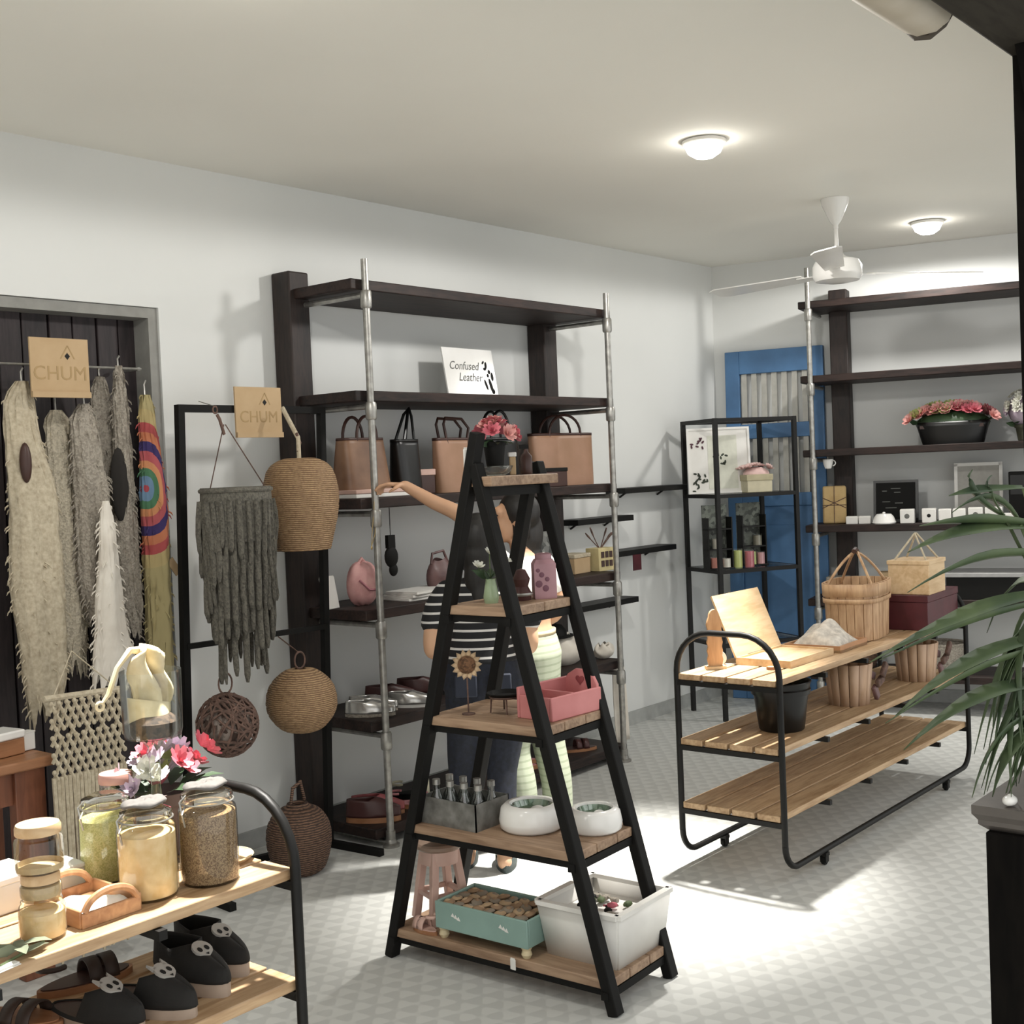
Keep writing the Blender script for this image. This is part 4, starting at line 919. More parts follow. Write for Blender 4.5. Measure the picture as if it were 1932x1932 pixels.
MB().box(-tw_+.011, tw_-.011, -td_+.011, td_-.011, .046, .082).build('bedding', mat('straw_bedding', '#8a7350', .9, scale=90), t)
for sx in (-1, 1):
    for sy in (-1, 1): MB().lathe([(0, 0), (.012, 0), (.018, .012), (.014, .026), (.02, .036), (0, .036)], 12, (sx*(tw_-.02), sy*(td_-.02), 0), cap=False).build('foot', mat('cream_foot', '#d9c79a', .5), t)
for xx in (-.1, .1):
    for q in range(3): MB().prism([(-.018+.012*q, 0), (-.01+.012*q, .014), (-.002+.012*q, .002)], frame((xx, td_+.0002, .075+.004*q), (1, 0, 0), (0, 0, 1)), -.001, .0).build('painted_bird', WHITE, t)
SHELL = [mat('brown_shell', '#9a7a58', .7, scale=40), mat('tan_shell', '#b89a72', .7, scale=40), mat('grey_shell', '#8c7f6c', .7, scale=40)]
rng = random.Random(11)
for k in range(64):
    o = thing('shell_soap', ('brown', 'tan', 'greyish')[k % 3]+' dried shell piece heaped in the teal tray', 'soap', (0, 0, 0), group=('brown', 'tan', 'greyish')[k % 3]+' pieces in the teal tray')
    gi, gl = k % 32, k//32; x = -.155+(gi % 8)*.0435+gl*.012+rng.uniform(-.003, .003); y = -.066+(gi//8)*.043+gl*.005+rng.uniform(-.003, .003); z = .093+gl*.019+.004*rng.random()
    a = R(92); wx = lp(-.07, .05, LZ[0]); o.location = (wx[0]+x*math.cos(a)-y*math.sin(a), wx[1]+x*math.sin(a)+y*math.cos(a), LZ[0]+z)
    o.rotation_euler = (rng.uniform(-.25, .25), rng.uniform(-.25, .25), rng.uniform(0, 6))
    MB().ell((0, 0, 0), (.0235, .020, .0095), 10, 6).build('shell', SHELL[k % 3], o); MB().ell((.004, 0, .006), (.012, .009, .006), 8, 5).build('ridge', SHELL[(k+1) % 3], o)
t = thing('white_crate', 'white flared wooden crate with small trinkets on the ladder bottom', 'crate', lp(.045, -.29, LZ[0]), R(92))
cw, cd, ch = .13, .135, .17
def flare(x0, y0, x1, y1, nm):
    f = 1.16; v0 = [(x0, y0, 0), (x1, y1, 0), (x1*f, y1*f, ch), (x0*f, y0*f, ch)]
    MB().add(v0, [(0, 1, 2, 3)]).build(nm, WHITE, t, solid=.01)
flare(-cw, -cd, cw, -cd, 'side'); flare(-cw, cd, cw, cd, 'side'); flare(-cw, -cd, -cw, cd, 'end'); flare(cw, -cd, cw, cd, 'end')
MB().box(-cw, cw, -cd, cd, 0, .01).build('bottom', WHITE, t)
MB().box(-cw*1.1, cw*1.1, -cd*1.1, cd*1.1, .11, .118).build('inner_tray', WHITE, t)
rim = MB()
for a, b in (((-1, -1), (1, -1)), ((1, -1), (1, 1)), ((1, 1), (-1, 1)), ((-1, 1), (-1, -1))): MB().bar((a[0]*cw*1.16, a[1]*cd*1.16, ch), (b[0]*cw*1.16, b[1]*cd*1.16, ch), .024, .014).build('rim', WHITE, t)
for k in range(12):
    x = rng.uniform(-.1, .1); y = rng.uniform(-.1, .1); a = R(92); wx = lp(.045, -.29, LZ[0])
    o = thing('trinket', ('small black trinket lying in the white crate', 'small beige trinket lying in the white crate', 'small olive trinket lying in the white crate')[k % 3] if k != 3 else 'small pink trinket lying in the white crate', 'trinket', (wx[0]+x*math.cos(a)-y*math.sin(a), wx[1]+x*math.sin(a)+y*math.cos(a), LZ[0]+.124), rng.uniform(0, 6), group=('black', 'beige', 'olive')[k % 3]+' trinkets in the white crate' if k != 3 else None)
    mm = PETALP if k == 3 else (BLACKM, GREYC, STEM)[k % 3]
    MB().ell((0, 0, .008), (.02, .014, .009), 9, 6).build('body', mm, o); MB().tube([(.015, 0, .008), (.03, .006, .012)], .004, 5).build('loop', mm, o)
boxthing('price_card', 'small white price tag at the edge of the ladder bottom board', 'price tag', lp(-.197, -.095, LZ[0]-.03), R(-3), .003, .022, .038, WHITE)
# ================================================================ on the jar cart (front left)
ZT = .785
def jar(name, label, x, y, r, h, fillm, fill, lidm, lidkind='wood', z=ZT, group=None):
    t = thing(name, label, 'jar', (x, y, z), 0, group)
    MB().lathe([(0, .001), (r*.94, .001), (r, .012), (r, h*.80), (r*.96, h*.86), (r*.86, h*.89), (r*.86, h*.96), (r*.89, h*.97), (r*.89, h)], 30, cap=False).build('glass_body', GLASS, t)
    MB().lathe([(0, .006), (r*.92, .006), (r*.955, .016), (r*.955, h*fill), (r*.6, h*fill+.006), (0, h*fill+.002)], 28, cap=False).build('contents', fillm, t)
    if lidkind == 'wood':
        MB().lathe([(0, h*.98), (r*.92, h*.98), (r*.94, h), (r*.94, h+.012), (r*.88, h+.018), (0, h+.019)], 28, cap=False).build('lid', lidm, t)
    elif lidkind == 'clip':
        MB().lathe([(0, h+.012), (r*.55, h+.013), (r*.86, h+.004), (r*.89, h-.003), (r*.86, h-.006)], 28, cap=False).build('lid', glass('amber_glass', (.95, .88, .72), .3), t)
        if lidm: MB().grid(lambda u, v: Vector(((.02+.98*v)*r*.8*math.cos(6.283*u)*(1+.06*math.sin(19*u)*v), (.02+.98*v)*r*.62*math.sin(6.283*u), h+.026-.006*v*v+.003*math.sin(25*u+6*v))), 24, 5, cu=True).build('lid_pad', lidm, t, smooth=70, solid=.006)
        wb2 = MB().tube(arc((0, 0, h*.93), r*.9, 0, 360, 25, (1, 0, 0), (0, 1, 0))[:-1], .0022, 5, closed=True).build('wire_band', STEEL, t)
        MB().tube([(-r*.9, 0, h*.93), (-r*1.15, -.01, h*.85), (-r*1.05, -.01, h*.7), (-r*1.12, 0, h*.98), (-r*.85, 0, h+.008)], .0022, 5).build('wire_clip', STEEL, wb2)
    elif lidkind == 'cloth':
        MB().grid(lambda u, v: Vector(((.1+.9*v)*r*.95*math.cos(6.283*u)*(1+.04*math.sin(30*u)*v), (.1+.9*v)*r*.95*math.sin(6.283*u), h+.022-.03*v**4+.004*math.sin(25*u+6*v))), 30, 7, cu=True).build('cloth_cover', lidm, t, smooth=70)
        MB().tube(arc((0, 0, h-.008), r*.92, 0, 360, 25, (1, 0, 0), (0, 1, 0))[:-1], .003, 5, closed=True).build('tie', TWIG, t)
    return t
GREENS = mat('green_bath_salt', '#cfcb86', .9, kind='speckle', col2='#b0b062', scale=420, bump=.3)
YELS = mat('amber_bath_salt', '#efd39a', .9, kind='plain', col2='#dcb46c', scale=30, bump=.2)
BRNS = mat('brown_dried_spice', '#a68a62', .9, kind='speckle', col2='#735638', scale=420, bump=.4)
GREYCL = mat('grey_cloth', '#6e6a66', .9, scale=30)
jar('storage_jar', 'big clip-top glass jar of green salt on the cart', 1.525, 2.468, .060, .175, GREENS, .78, None, 'clip')
jar('storage_jar', 'big glass jar of amber salt with grey cloth on its lid', 1.505, 2.285, .062, .178, YELS, .76, GREYCL, 'clip')
jar('storage_jar', 'big glass jar of brown dried spice with grey cloth cover', 1.64, 2.255, .063, .19, BRNS, .80, GREYCL, 'clip')
jar('storage_jar', 'rosy lidded glass jar behind the green and amber jars', 1.605, 2.548, .042, .19, mat('rosy_salt', '#c99a86', .9, scale=60), .7, mat('rosy_lid', '#c58f80', .35), 'wood')
t = jar('candle_jar', 'squat glass jar of yellow salt carrying the wooden-lidded jar', 1.245, 2.255, .044, .075, YELS, .7, BLACKM, 'none')
jar('canister', 'small canister of sand stacked between the two glass jars', 1.245, 2.255, .039, .034, mat('sand_fill', '#c9ad7c', .9, scale=70), .8, LIGHTWOOD, 'wood', z=ZT+.076)
jar('wooden_lid_jar', 'empty clear glass jar with a flat pale wooden lid, topmost of its stack', 1.245, 2.255, .046, .075, mat('sand_fill', '#c9ad7c', .9), .06, LIGHTWOOD, 'wood', z=ZT+.13)
jar('potpourri_jar', 'open glass jar of dried petals at the left of the cart', 1.11, 2.28, .05, .13, BRNS, .6, BLACKM, 'none')
boxthing('white_box', 'large plain white box behind the stacked jars', 'box', (1.27, 2.50, ZT), R(4), .16, .12, .075, WHITE, lid=WHITEG)
boxthing('white_box', 'small cream box left of the green salt jar', 'box', (1.42, 2.51, ZT), R(0), .1, .08, .05, WHITE, lid=WHITE)
t = thing('serving_tray', 'small wooden tray with curved cut-out handles and white paper', 'tray', (1.375, 2.31, ZT), R(0)); t.scale = (.86, .86, .9)
TRAYW = mat('tray_wood', '#c6935f', .45, kind='wood', col2='#a06c40', scale=8, stretch=(6, 1, 6))
MB().box(-.075, .075, -.10, .10, .003, .012).build('bottom', TRAYW, t)
for sy in (-1, 1):
    pl = [(-.078, 0), (.078, 0), (.082, .035), (.062, .055)] + [(.05*math.cos(R(q)), .052+.03*math.sin(R(q))) for q in range(15, 180, 15)] + [(-.062, .055), (-.082, .035)]
for sx in (-1, 1): MB().box(sx*.078-.004, sx*.078+.004, -.1, .1, 0, .04).build('long_side', TRAYW, t, bevel=.002)
def handle_end(y):
    # end board with an open hand slot: built as two posts, a lower board and a curved top rail
    MB().box(-.078, .078, y-.004, y+.004, 0, .034).build('end_board', TRAYW, t, bevel=.002)
    rail = [(-.07, y, .034)] + [(.066*math.cos(R(q)), y, .034+.036*math.sin(R(q))) for q in range(165, 10, -12)] + [(.07, y, .034)]
    MB().tube(rail, .0085, 7).build('handle', TRAYW, t)
handle_end(-.1); handle_end(.1)
o = tag(MB().grid(lambda u, v: Vector((1.375-.05+.10*u, 2.31-.07+.13*v, ZT+.016+.012*math.sin(7*u+5*v)*u)), 10, 10).build('tissue_paper', WHITE, None, solid=.002), 'crumpled white tissue paper lying in the serving tray', 'paper')
t = thing('sprig', 'loose green fabric sprig lying at the cart edge', 'plant', (1.16, 2.19, ZT), 0)
for k in range(6): leaf(t, (0, 0, .006+.004*k), (math.cos(k*1.1), math.sin(k*1.1), .12), .06, .025, mat('dull_green', '#7c8468', .8))
MB().tube([(-.05, -.02, .006), (.06, .02, .008)], .003, 5).build('stem', STEM, t)
boxthing('label_card', 'tiny white label lying on the front edge of the cart', 'label', (1.12, 2.165, ZT), R(10), .05, .02, .006, WHITE)
t = thing('wooden_dish', 'thin round wooden dish beside the brown spice jar', 'dish', (1.745, 2.34, ZT))
MB().lathe([(0, 0), (.05, 0), (.065, .012), (.06, .013), (.047, .005), (0, .005)], 24, cap=False).build('dish', LIGHTWOOD, t); MB().tube(arc((0, 0, .0125), .0625, 0, 360, 25, (1, 0, 0), (0, 1, 0))[:-1], .002, 5, closed=True).build('rim', LIGHTWOOD, t)
# goblet with hat and cloth
t = thing('glass_goblet', 'tall stemmed glass goblet vase behind the jars', 'vase', (1.632, 2.43, ZT))
MB().lathe([(0, .001), (.055, .001), (.05, .008), (.014, .02), (.011, .06), (.017, .09), (.011, .19), (.014, .275), (.03, .295)], 24, cap=False).build('stem', GLASS, t)
MB().lathe([(.028, .295), (.062, .30), (.066, .315), (.068, .45), (.0665, .45), (.0645, .316), (.06, .303), (0, .301)], 30, cap=False).build('bowl', GLASS, t)
MB().lathe([(0, .304), (.06, .304), (.062, .335), (.04, .35), (0, .348)], 22, cap=False).build('fill', mat('dark_seeds', '#4f3d2c', .9, kind='speckle', col2='#2e2218', scale=120), t)
LINEN = mat('cream_linen', '#e6d6ac', .9, kind='plain', col2='#c9b583', scale=22, bump=.3)
t = thing('cloth_hat', 'cream cloth visor hat with strap tucked into the goblet', 'hat', (1.63, 2.44, ZT+.355))
MB().grid(lambda u, v: Vector(((-.045+.09*u)*(1-.25*v)+.012*math.sin(6*v), .018*math.sin(9*u+3*v)-.01, .0+.155*v-.03*(2*u-1)**2*v)), 16, 14).build('crown', LINEN, t, smooth=70, solid=.012)
MB().tube([(-.005, .0, .14), (-.04, .0, .145), (-.075, 0, .11), (-.10, 0, .055), (-.115, 0, .04)], [.012, .008, .006, .006, .004], 7).build('strap', LINEN, t)
MB().tube(arc((-.122, 0, .033), .009, 0, 360, 13)[:-1], .0035, 6, closed=True).build('eyelet', LINEN, t)
MB().grid(lambda u, v: Vector((-.055+.11*u, -.045*math.sin(3.14*u)*(1-.3*v), -.02+.06*v*(1-.7*u)+.015*u)), 14, 8).build('brim', LINEN, t, smooth=70, solid=.006)
# flowers behind the jars
t = thing('flower_bunch', 'bunch of pink, green and mauve cloth flowers behind the jars', 'plant', (1.715, 2.515, ZT+.0)); t.scale = (1.15, 1.15, 1.35)
pot(t, .045, .055, .11, mat('dusty_pot', '#6d5a55', .7), .01)
rng = random.Random(21)
for k in range(26):
    a = rng.uniform(0, 6.28); e = rng.uniform(.3, 1); d = Vector((math.cos(a)*e, math.sin(a)*e, .7)); p = Vector((d.x*.11, d.y*.06, .13+rng.uniform(-.02, .05)))
    right = d.x*.637 - d.y*.77
    flower(t, p, .03, PETALP if right > .35 else ((PETALG, PETALV, PETALP)[k % 3] if right < -.2 else (PETALV, PETALW)[k % 2]), d, k)
for k in range(10): a = k*.63; leaf(t, (math.cos(a)*.03, math.sin(a)*.03, .11), (math.cos(a), math.sin(a), .25), .09, .035, GREEN)
# shoes on the middle board
Zm = .535
CANV = mat('black_canvas', '#1d1b18', .85, scale=60, bump=.2); TANS = mat('pale_rubber', '#b09a86', .7)
EMB = mat('white_emblem', '#b3aea6', .8)
shoe(None, 'black slip-on shoe with white emblem, nearer the cart edge', (1.64, 2.345, Zm), R(-90), .26, .095, .03, CANV, TANS, BLACKM, 'loafer', EMB, 'black slip-on shoes', h=.075)
shoe(None, 'black slip-on shoe with white emblem, next to the end arch', (1.735, 2.40, Zm), R(-90), .26, .095, .03, CANV, TANS, BLACKM, 'loafer', EMB, 'black slip-on shoes', h=.075)
shoe(None, 'black house slipper with a white animal face, beside the slip-ons', (1.51, 2.31, Zm), R(-78), .25, .095, .022, CANV, TANS, LEATHERD, 'mule', EMB, 'animal face slippers', h=.085)
shoe(None, 'black house slipper with a white animal face, before the brown sandal', (1.40, 2.34, Zm), R(-76), .25, .095, .022, CANV, TANS, LEATHERD, 'mule', EMB, 'animal face slippers', h=.085)
shoe(None, 'dark brown strap sandal at the back of the shoe board', (1.50, 2.545, Zm), R(-10), .22, .085, .015, mat('dark_umber', '#3a2a22', .6), OAK, LEATHERD, 'sandal', None, h=.06)
shoe(None, 'tan cork sandal beside the slippers', (1.29, 2.48, Zm), R(-65), .24, .09, .02, mat('dark_umber', '#3a2a22', .6), OAK, OAK, 'sandal', None, h=.05)

# ================================================================ on the pine cart (right)
ZR, ZRm = .80, .535
t = thing('carved_board', 'upright carved wooden board with a scalloped edge on the cart', 'ornament', (4.455, 2.635, ZR), R(-45))
ed = [(-.028, 0), (.028, 0)] + [(.028+(.004 if k % 2 else 0), .02+.018*k) for k in range(11)] + [(.022*math.cos(R(q)), .215+.03*math.sin(R(q))) for q in range(0, 181, 20)] + [(-.028-(.005 if k % 2 else 0), .02+.018*k) for k in range(10, -1, -1)]
MB().prism(ed, frame((0, 0, 0), (1, 0, 0), (0, 0, 1)), -.009, .009).build('board', mat('carved_wood', '#d2a06a', .5, kind='wood', col2='#b07f4a', scale=8, stretch=(6, 6, 1)), t)
MB().box(-.04, .04, -.025, .025, 0, .012).build('foot', LIGHTWOOD, t)
t = thing('open_box', 'pale wooden box with its lid open and leaning back', 'box', (4.78, 2.485, ZR), 0)
for a in ((-.2, .2, -.125, -.117), (-.2, .2, .117, .125), (-.2, -.192, -.117, .117), (.192, .2, -.117, .117)): MB().box(a[0], a[1], a[2], a[3], 0, .03).build('side', LIGHTWOOD, t)
MB().box(-.192, .192, -.117, .117, 0, .022).build('filling', LIGHTWOOD, t)
MB().obox((0, .125+.055, .03+.125), (.4, .008, .275), Matrix.Rotation(R(-23), 3, 'X')).build('lid', LIGHTWOOD, t)
MB().box(-.1, .1, .121, .129, .024, .034).build('hinge', STEEL, t)
t = thing('ribbon_roll', 'small white ribbon roll lying by the open box', 'ribbon', (4.54, 2.665, ZR+.03), R(-40))
MB().lathe([(.012, -.012), (.028, -.012), (.03, 0), (.028, .012), (.012, .012), (.012, -.012)], 20, M=Matrix.Rotation(R(90), 3, 'X'), cap=False).build('roll', WHITE, t); MB().box(.0, .07, -.012, .012, -.03, -.026).build('loose_end', WHITE, t)
t = thing('wooden_token', 'small round wooden token near the cart end', 'token', (4.53, 2.42, ZR), 0)
MB().lathe([(0, 0), (.02, 0), (.02, .012), (0, .012)], 16, cap=False).build('body', OAK, t); MB().lathe([(0, .012), (.014, .012), (0, .0135)], 16, cap=False).build('top', LIGHTWOOD, t)
t = thing('fabric_tray', 'wooden tray heaped with crumpled patterned pale fabric', 'tray', (5.17, 2.485, ZR), R(2))
MB().box(-.15, .15, -.13, .13, 0, .012).build('bottom', LIGHTWOOD, t)
for a in ((-.15, .15, -.13, -.122), (-.15, .15, .122, .13), (-.15, -.142, -.122, .122), (.142, .15, -.122, .122)): MB().box(a[0], a[1], a[2], a[3], 0, .03).build('side', mat('tray_edge', '#c08a5a', .5), t)
PATF = mat('patterned_fabric', '#d9d0c2', .9, kind='plain', col2='#aaa297', scale=40, bump=.2)
MB().grid(lambda u, v: Vector((-.135+.27*u, -.115+.23*v, .014+.095*(math.sin(math.pi*u)*math.sin(math.pi*v))**.7*(1+.25*math.sin(9*u+7*v)*math.sin(8*v-3*u)))), 26, 24).build('fabric', PATF, t, smooth=60)
def slat_basket(name, label, loc, rz, lx, ly, h, m, n=22, bands=True, handles=True):
    t = thing(name, label, 'basket', loc, rz); e = 3.2
    def pt(a, z, gr=0):
        ca, sa = math.cos(a), math.sin(a); q = (abs(ca)**e+abs(sa)**e)**(-1/e); f = .93+.07*z/h
        return Vector(((lx/2+gr)*f*ca*q, (ly/2+gr)*f*sa*q, z))
    for k in range(n):
        a, b = 2*math.pi*(k+.04)/n, 2*math.pi*(k+.96)/n
        vs = [pt(a, .004, 0), pt((a+b)/2, .004, .002), pt(b, .004, 0), pt(a, h, 0), pt((a+b)/2, h, .002), pt(b, h, 0)]
        vi = [pt(a, .004, -.006), pt((a+b)/2, .004, -.006), pt(b, .004, -.006), pt(a, h, -.006), pt((a+b)/2, h, -.006), pt(b, h, -.006)]
        MB().add(vs+vi, [(0, 1, 4, 3), (1, 2, 5, 4), (7, 6, 9, 10), (8, 7, 10, 11), (6, 0, 3, 9), (2, 8, 11, 5), (3, 4, 10, 9), (4, 5, 11, 10), (0, 6, 7, 1), (1, 7, 8, 2)]).build('slat', m, t)
    MB().lathe([(0, .0), (.47, .0), (.47, .008), (0, .008)], 30, sx=lx*.93, sy=ly*.93, cap=False).build('bottom', m, t)
    if bands:
        for z0, z1 in ((h*.66, h*.74), (h*.78, h*.99)):
            MB().grid(lambda u, v: pt(2*math.pi*u, z0+(z1-z0)*v, .007), 48, 2, cu=True).build('band', m, t, solid=.006)
    if handles:
        for sx in (-1, 1):
            for ex in (-1, 1):
                MB().tube(bez((ex*lx*.32, sx*ly*.42, h*.9), (ex*lx*.22, sx*ly*.2, h*1.35), (0, sx*.008, h*1.5), 8), .0065, 6).build('handle_strap', m, t)
        MB().tube([(-.03, 0, h*1.52), (0, 0, h*1.55), (.03, 0, h*1.5)], .012, 7).build('handle_grip', LEATHERD, t)
    return t
slat_basket('slat_basket', 'large slatted wooden basket with rope handles on the cart', (5.545, 2.50, ZR), R(10), .42, .26, .265, SLATWOOD)
boxthing('maroon_box', 'dark maroon wooden box under the beige handled box', 'box', (6.04, 2.40, ZR), R(3), .46, .24, .17, MAROON, lid=MAROON)
t = thing('handled_box', 'beige wooden box with triangular cord handles on the maroon box', 'box', (5.95, 2.37, ZR+.17), R(3))
MB().box(-.12, .12, -.1, .1, 0, .16).build('body', LIGHTWOOD, t, bevel=.004)
MB().box(-.124, .124, -.104, .104, .145, .165).build('rim', LIGHTWOOD, t, bevel=.002)
for sy in (-.08, .08): MB().tube([(-.09, sy, .16), (-.01, 0, .29), (.01, 0, .29), (.09, sy, .16)], .005, 6).build('cord_handle', CREAM, t)
t = thing('black_pot', 'big black glazed flowerpot on the middle board of the cart', 'pot', (4.64, 2.44, ZRm), 0)
MB().lathe([(0, 0), (.088, 0), (.093, .006), (.112, .15), (.12, .15), (.123, .17), (.117, .175), (.125, .2), (.118, .203), (.108, .17), (0, .16)], 30, cap=False).build('body', BLKLEATHER, t)
MB().tube(arc((0, 0, .2), .122, 0, 360, 31, (1, 0, 0), (0, 1, 0))[:-1], .004, 6, closed=True).build('rim', BLKLEATHER, t)
for k, (x, y, r_, l) in enumerate(((5.27, 2.43, .105, 'pale wooden bucket with a crumpled bow, nearer the black pot'), (5.98, 2.40, .105, 'pale wooden bucket with a dried bow at the far cart end'))):
    t = thing('wooden_bucket', l, 'bucket', (x, y, ZRm), 0)
    BK = mat('bucket_wood', '#c9a789', .6, kind='wood', col2='#b8936f', scale=8, stretch=(5, 5, 1))
    n = 14
    for j in range(n):
        a, b = 2*math.pi*(j+.03)/n, 2*math.pi*(j+.97)/n; rr0, rr1 = r_*.82, r_
        vs = [(rr0*math.cos(a), rr0*math.sin(a), 0), (rr0*math.cos(b), rr0*math.sin(b), 0), (rr1*math.cos(b), rr1*math.sin(b), .185), (rr1*math.cos(a), rr1*math.sin(a), .185)]
        MB().add(vs, [(0, 1, 2, 3)]).build('stave', BK, t, solid=.008)
    MB().lathe([(0, .006), (r_*.78, .006), (r_*.78, .012), (0, .012)], 20, cap=False).build('bottom', BK, t)
    for j, (dx, dz, q) in enumerate(((.05, .13, 20), (.09, .10, -20), (.07, .05, 60), (.11, .15, -50))):
        MB().obox((dx*.64+.01, -dx*.77-.05, dz), (.07, .02, .035), Matrix.Rotation(R(q), 3, 'Y')).build('bow_loop', TWIG if j % 2 else MAUVE, t, bevel=.006)
# ================================================================ on the shelf beside the blue door
def wp(s, off, z): p = W(s, off, z); return (p.x, p.y, p.z)
A1, A2, A3 = 2.18, 1.70, 1.21
t = thing('kraft_parcel', 'kraft paper parcel tied with string on the right shelf', 'parcel', wp(.86, .30, A3), RZR+R(6), rot=(R(-10), 0, RZR+R(6)))
MB().box(-.075, .075, -.025, .025, 0, .25).build('parcel', mat('kraft_parcel', '#d2b274', .8, scale=9, col2='#bd9a5c'), t, bevel=.012)
for p in (((0, -.027, 0), (0, -.027, .25)), ((-.076, -.027, .12), (.076, -.027, .12)), ((-.076, -.027, .17), (.076, -.027, .1)), ((-.076, -.027, .1), (.076, -.027, .17))): MB().tube(p, .0025, 5).build('string', TWIG, t)
t = thing('chalkboard', 'black framed chalkboard leaning on the right shelf', 'chalkboard', wp(1.24, .24, A3), RZR, rot=(R(-8), 0, RZR))
bd = MB().box(-.135, .135, -.008, .006, .0, .27).build('board', BLACKM, t)
for a in ((-.14, .14, 0, .016), (-.14, .14, .256, .272)): MB().box(a[0], a[1], -.014, .008, a[2], a[3]).build('frame', BLKLEATHER, t)
for x in (-.132, .132): MB().box(x-.008, x+.008, -.014, .008, .016, .256).build('frame', BLKLEATHER, t)
CH = mat('chalk', '#6f716c', .9)
for (x, z, w) in ((-.07, .2, .03), (.0, .215, .06), (.01, .19, .04), (-.06, .13, .05), (.02, .12, .05), (-.03, .09, .07)): MB().box(x-w/2, x+w/2, -.0092, -.0085, z, z+.006).build('chalk_line', CH, bd)
t = thing('framed_panel', 'white framed panel leaning behind the small white boxes', 'frame', wp(1.74, .16, A3), RZR, rot=(R(-5), 0, RZR))
MB().box(-.14, .14, -.004, .004, 0, .36).build('panel', mat('grey_panel', '#aaa79f', .7), t)
for x in (-.135, .135): MB().box(x-.01, x+.01, -.01, .006, 0, .36).build('frame', WHITE, t)
MB().box(-.145, .145, -.01, .006, .345, .365).build('frame', WHITE, t)
t = thing('black_speaker', 'black boxy speaker at the right of the small white boxes', 'speaker', wp(1.99, .25, A3), RZR)
MB().box(-.06, .06, -.06, .06, 0, .30).build('body', BLACKM, t, bevel=.004); MB().box(-.05, .05, -.064, -.06, .16, .28).build('grille', BLKLEATHER, t)
wl = ['small square white soap box nearest the kraft parcel', 'second small white soap box from the kraft parcel', None, 'white square card box with a grey print before the chalkboard', 'white soap box with a black dot print', 'white soap box right of the dotted one', 'white soap box in the middle of the row', 'white soap box with a faint ring print', 'white soap box at the end of the row', 'tiny white box by the black speaker']
wl = [q for q in wl if q]
for k, (s_, w, h, off) in enumerate(((.985, .075, .05, .36), (1.065, .075, .05, .36), (1.335, .085, .09, .40), (1.465, .085, .09, .38), (1.56, .075, .085, .38), (1.645, .075, .085, .38), (1.74, .085, .09, .37), (1.845, .1, .09, .37), (1.935, .06, .05, .39))):
    t = boxthing('soap_box', wl[k], 'box', wp(s_, off, A3), RZR, w, .06, h, WHITE, group='small white boxes on the right shelf')
    if k in (2, 3, 6): MB().lathe([(0, 0), (.012 if k == 3 else .016, 0), (0, .001)], 14, (0, -.0302, h*.5), M=Matrix.Rotation(R(90), 3, 'X'), cap=False).build('printed_mark', INK if k == 3 else GREYINK, t)
t = thing('white_dish_dome', 'domed white porcelain dish before the chalkboard', 'dish', wp(1.19, .40, A3), RZR)
MB().lathe([(0, .0), (.07, 0), (.075, .008), (.06, .045), (.045, .062), (0, .066)], 24, cap=False).build('dome', WHITEG, t); MB().lathe([(0, .066), (.01, .066), (.008, .074), (0, .076)], 12, cap=False).build('knob', WHITEG, t)
# planter of pink and lime roses
t = thing('rose_planter', 'long black planter of pink and lime roses on the right shelf', 'plant', wp(1.61, .28, A2), RZR)
def fn(u, v):
    a = 6.283*u; e = 3.; ca, sa = math.cos(a), math.sin(a); q = (abs(ca)**e+abs(sa)**e)**(-1/e); f = .82+.18*v
    return Vector((.22*f*ca*q, .1*f*sa*q, .14*v))
m = MB().grid(fn, 32, 6, cu=True); m.f.append(tuple(reversed(range(32)))); m.build('trough', BLKLEATHER, t, solid=.006)
MB().box(-.19, .19, -.08, .08, .1, .12).build('soil', LEATHERD, t)
MB().ell((0, 0, .13), (.225, .095, .085), 18, 10).build('foliage_mass', GREEN, t)
rng = random.Random(31)
for k in range(120):
    x = rng.uniform(-.25, .25); y = rng.uniform(-.1, .1); z = .135+.10*math.sqrt(max(0, 1-(x/.26)**2))*math.sqrt(max(0, 1-(y/.13)**2))*rng.uniform(.8, 1.1)
    mm = (PETALL, PETALG)[k % 2] if x < .02 else (PETALP, PETALP, PETALL)[k % 3]
    flower(t, Vector((x, y, z)), .046, mm, (x*3, y*5-.3, .6), k)
for k in range(20): x = rng.uniform(-.22, .22); leaf(t, (x, rng.uniform(-.06, .06), .13), (x*2, rng.uniform(-1, .4), .3), .08, .035, GREEN)
t = thing('hydrangea', 'large white and lilac hydrangea bouquet beside the rose planter', 'plant', wp(2.04, .28, A2), RZR)
pot(t, .05, .065, .1, mat('moss_pot', '#4a4a38', .8), .01)
for k in range(60):
    a = rng.uniform(0, 6.28); e = rng.uniform(-.2, 1); d = Vector((math.cos(a)*math.sqrt(max(0, 1-e*e)), math.sin(a)*math.sqrt(max(0, 1-e*e)), e))
    flower(t, Vector((0, 0, .19))+d*.115, .03, PETALW if d.z > .0 else PETALV, d, k)
MB().ell((0, 0, .19), (.105, .105, .105)).build('bloom_core', PETALV, t)
for k in range(8): a = k*.8; leaf(t, (0, 0, .1), (math.cos(a), math.sin(a), .1), .12, .05, GREEN)
t = thing('hanging_cup', 'small white cup hooked on the shelf pipe', 'cup', wp(.84, .36, 1.575), RZR)
MB().lathe([(0, 0), (.02, 0), (.03, .03), (.034, .06), (.031, .06), (.02, .006), (0, .006)], 16, cap=False).build('body', WHITEG, t); MB().tube(arc((.03, 0, .035), .018, -90, 90, 9), .004, 6).build('handle', WHITEG, t)
MB().tube([(.0, 0, .058), (.0, 0, .08)], .003, 5).build('hook', STEEL, t)
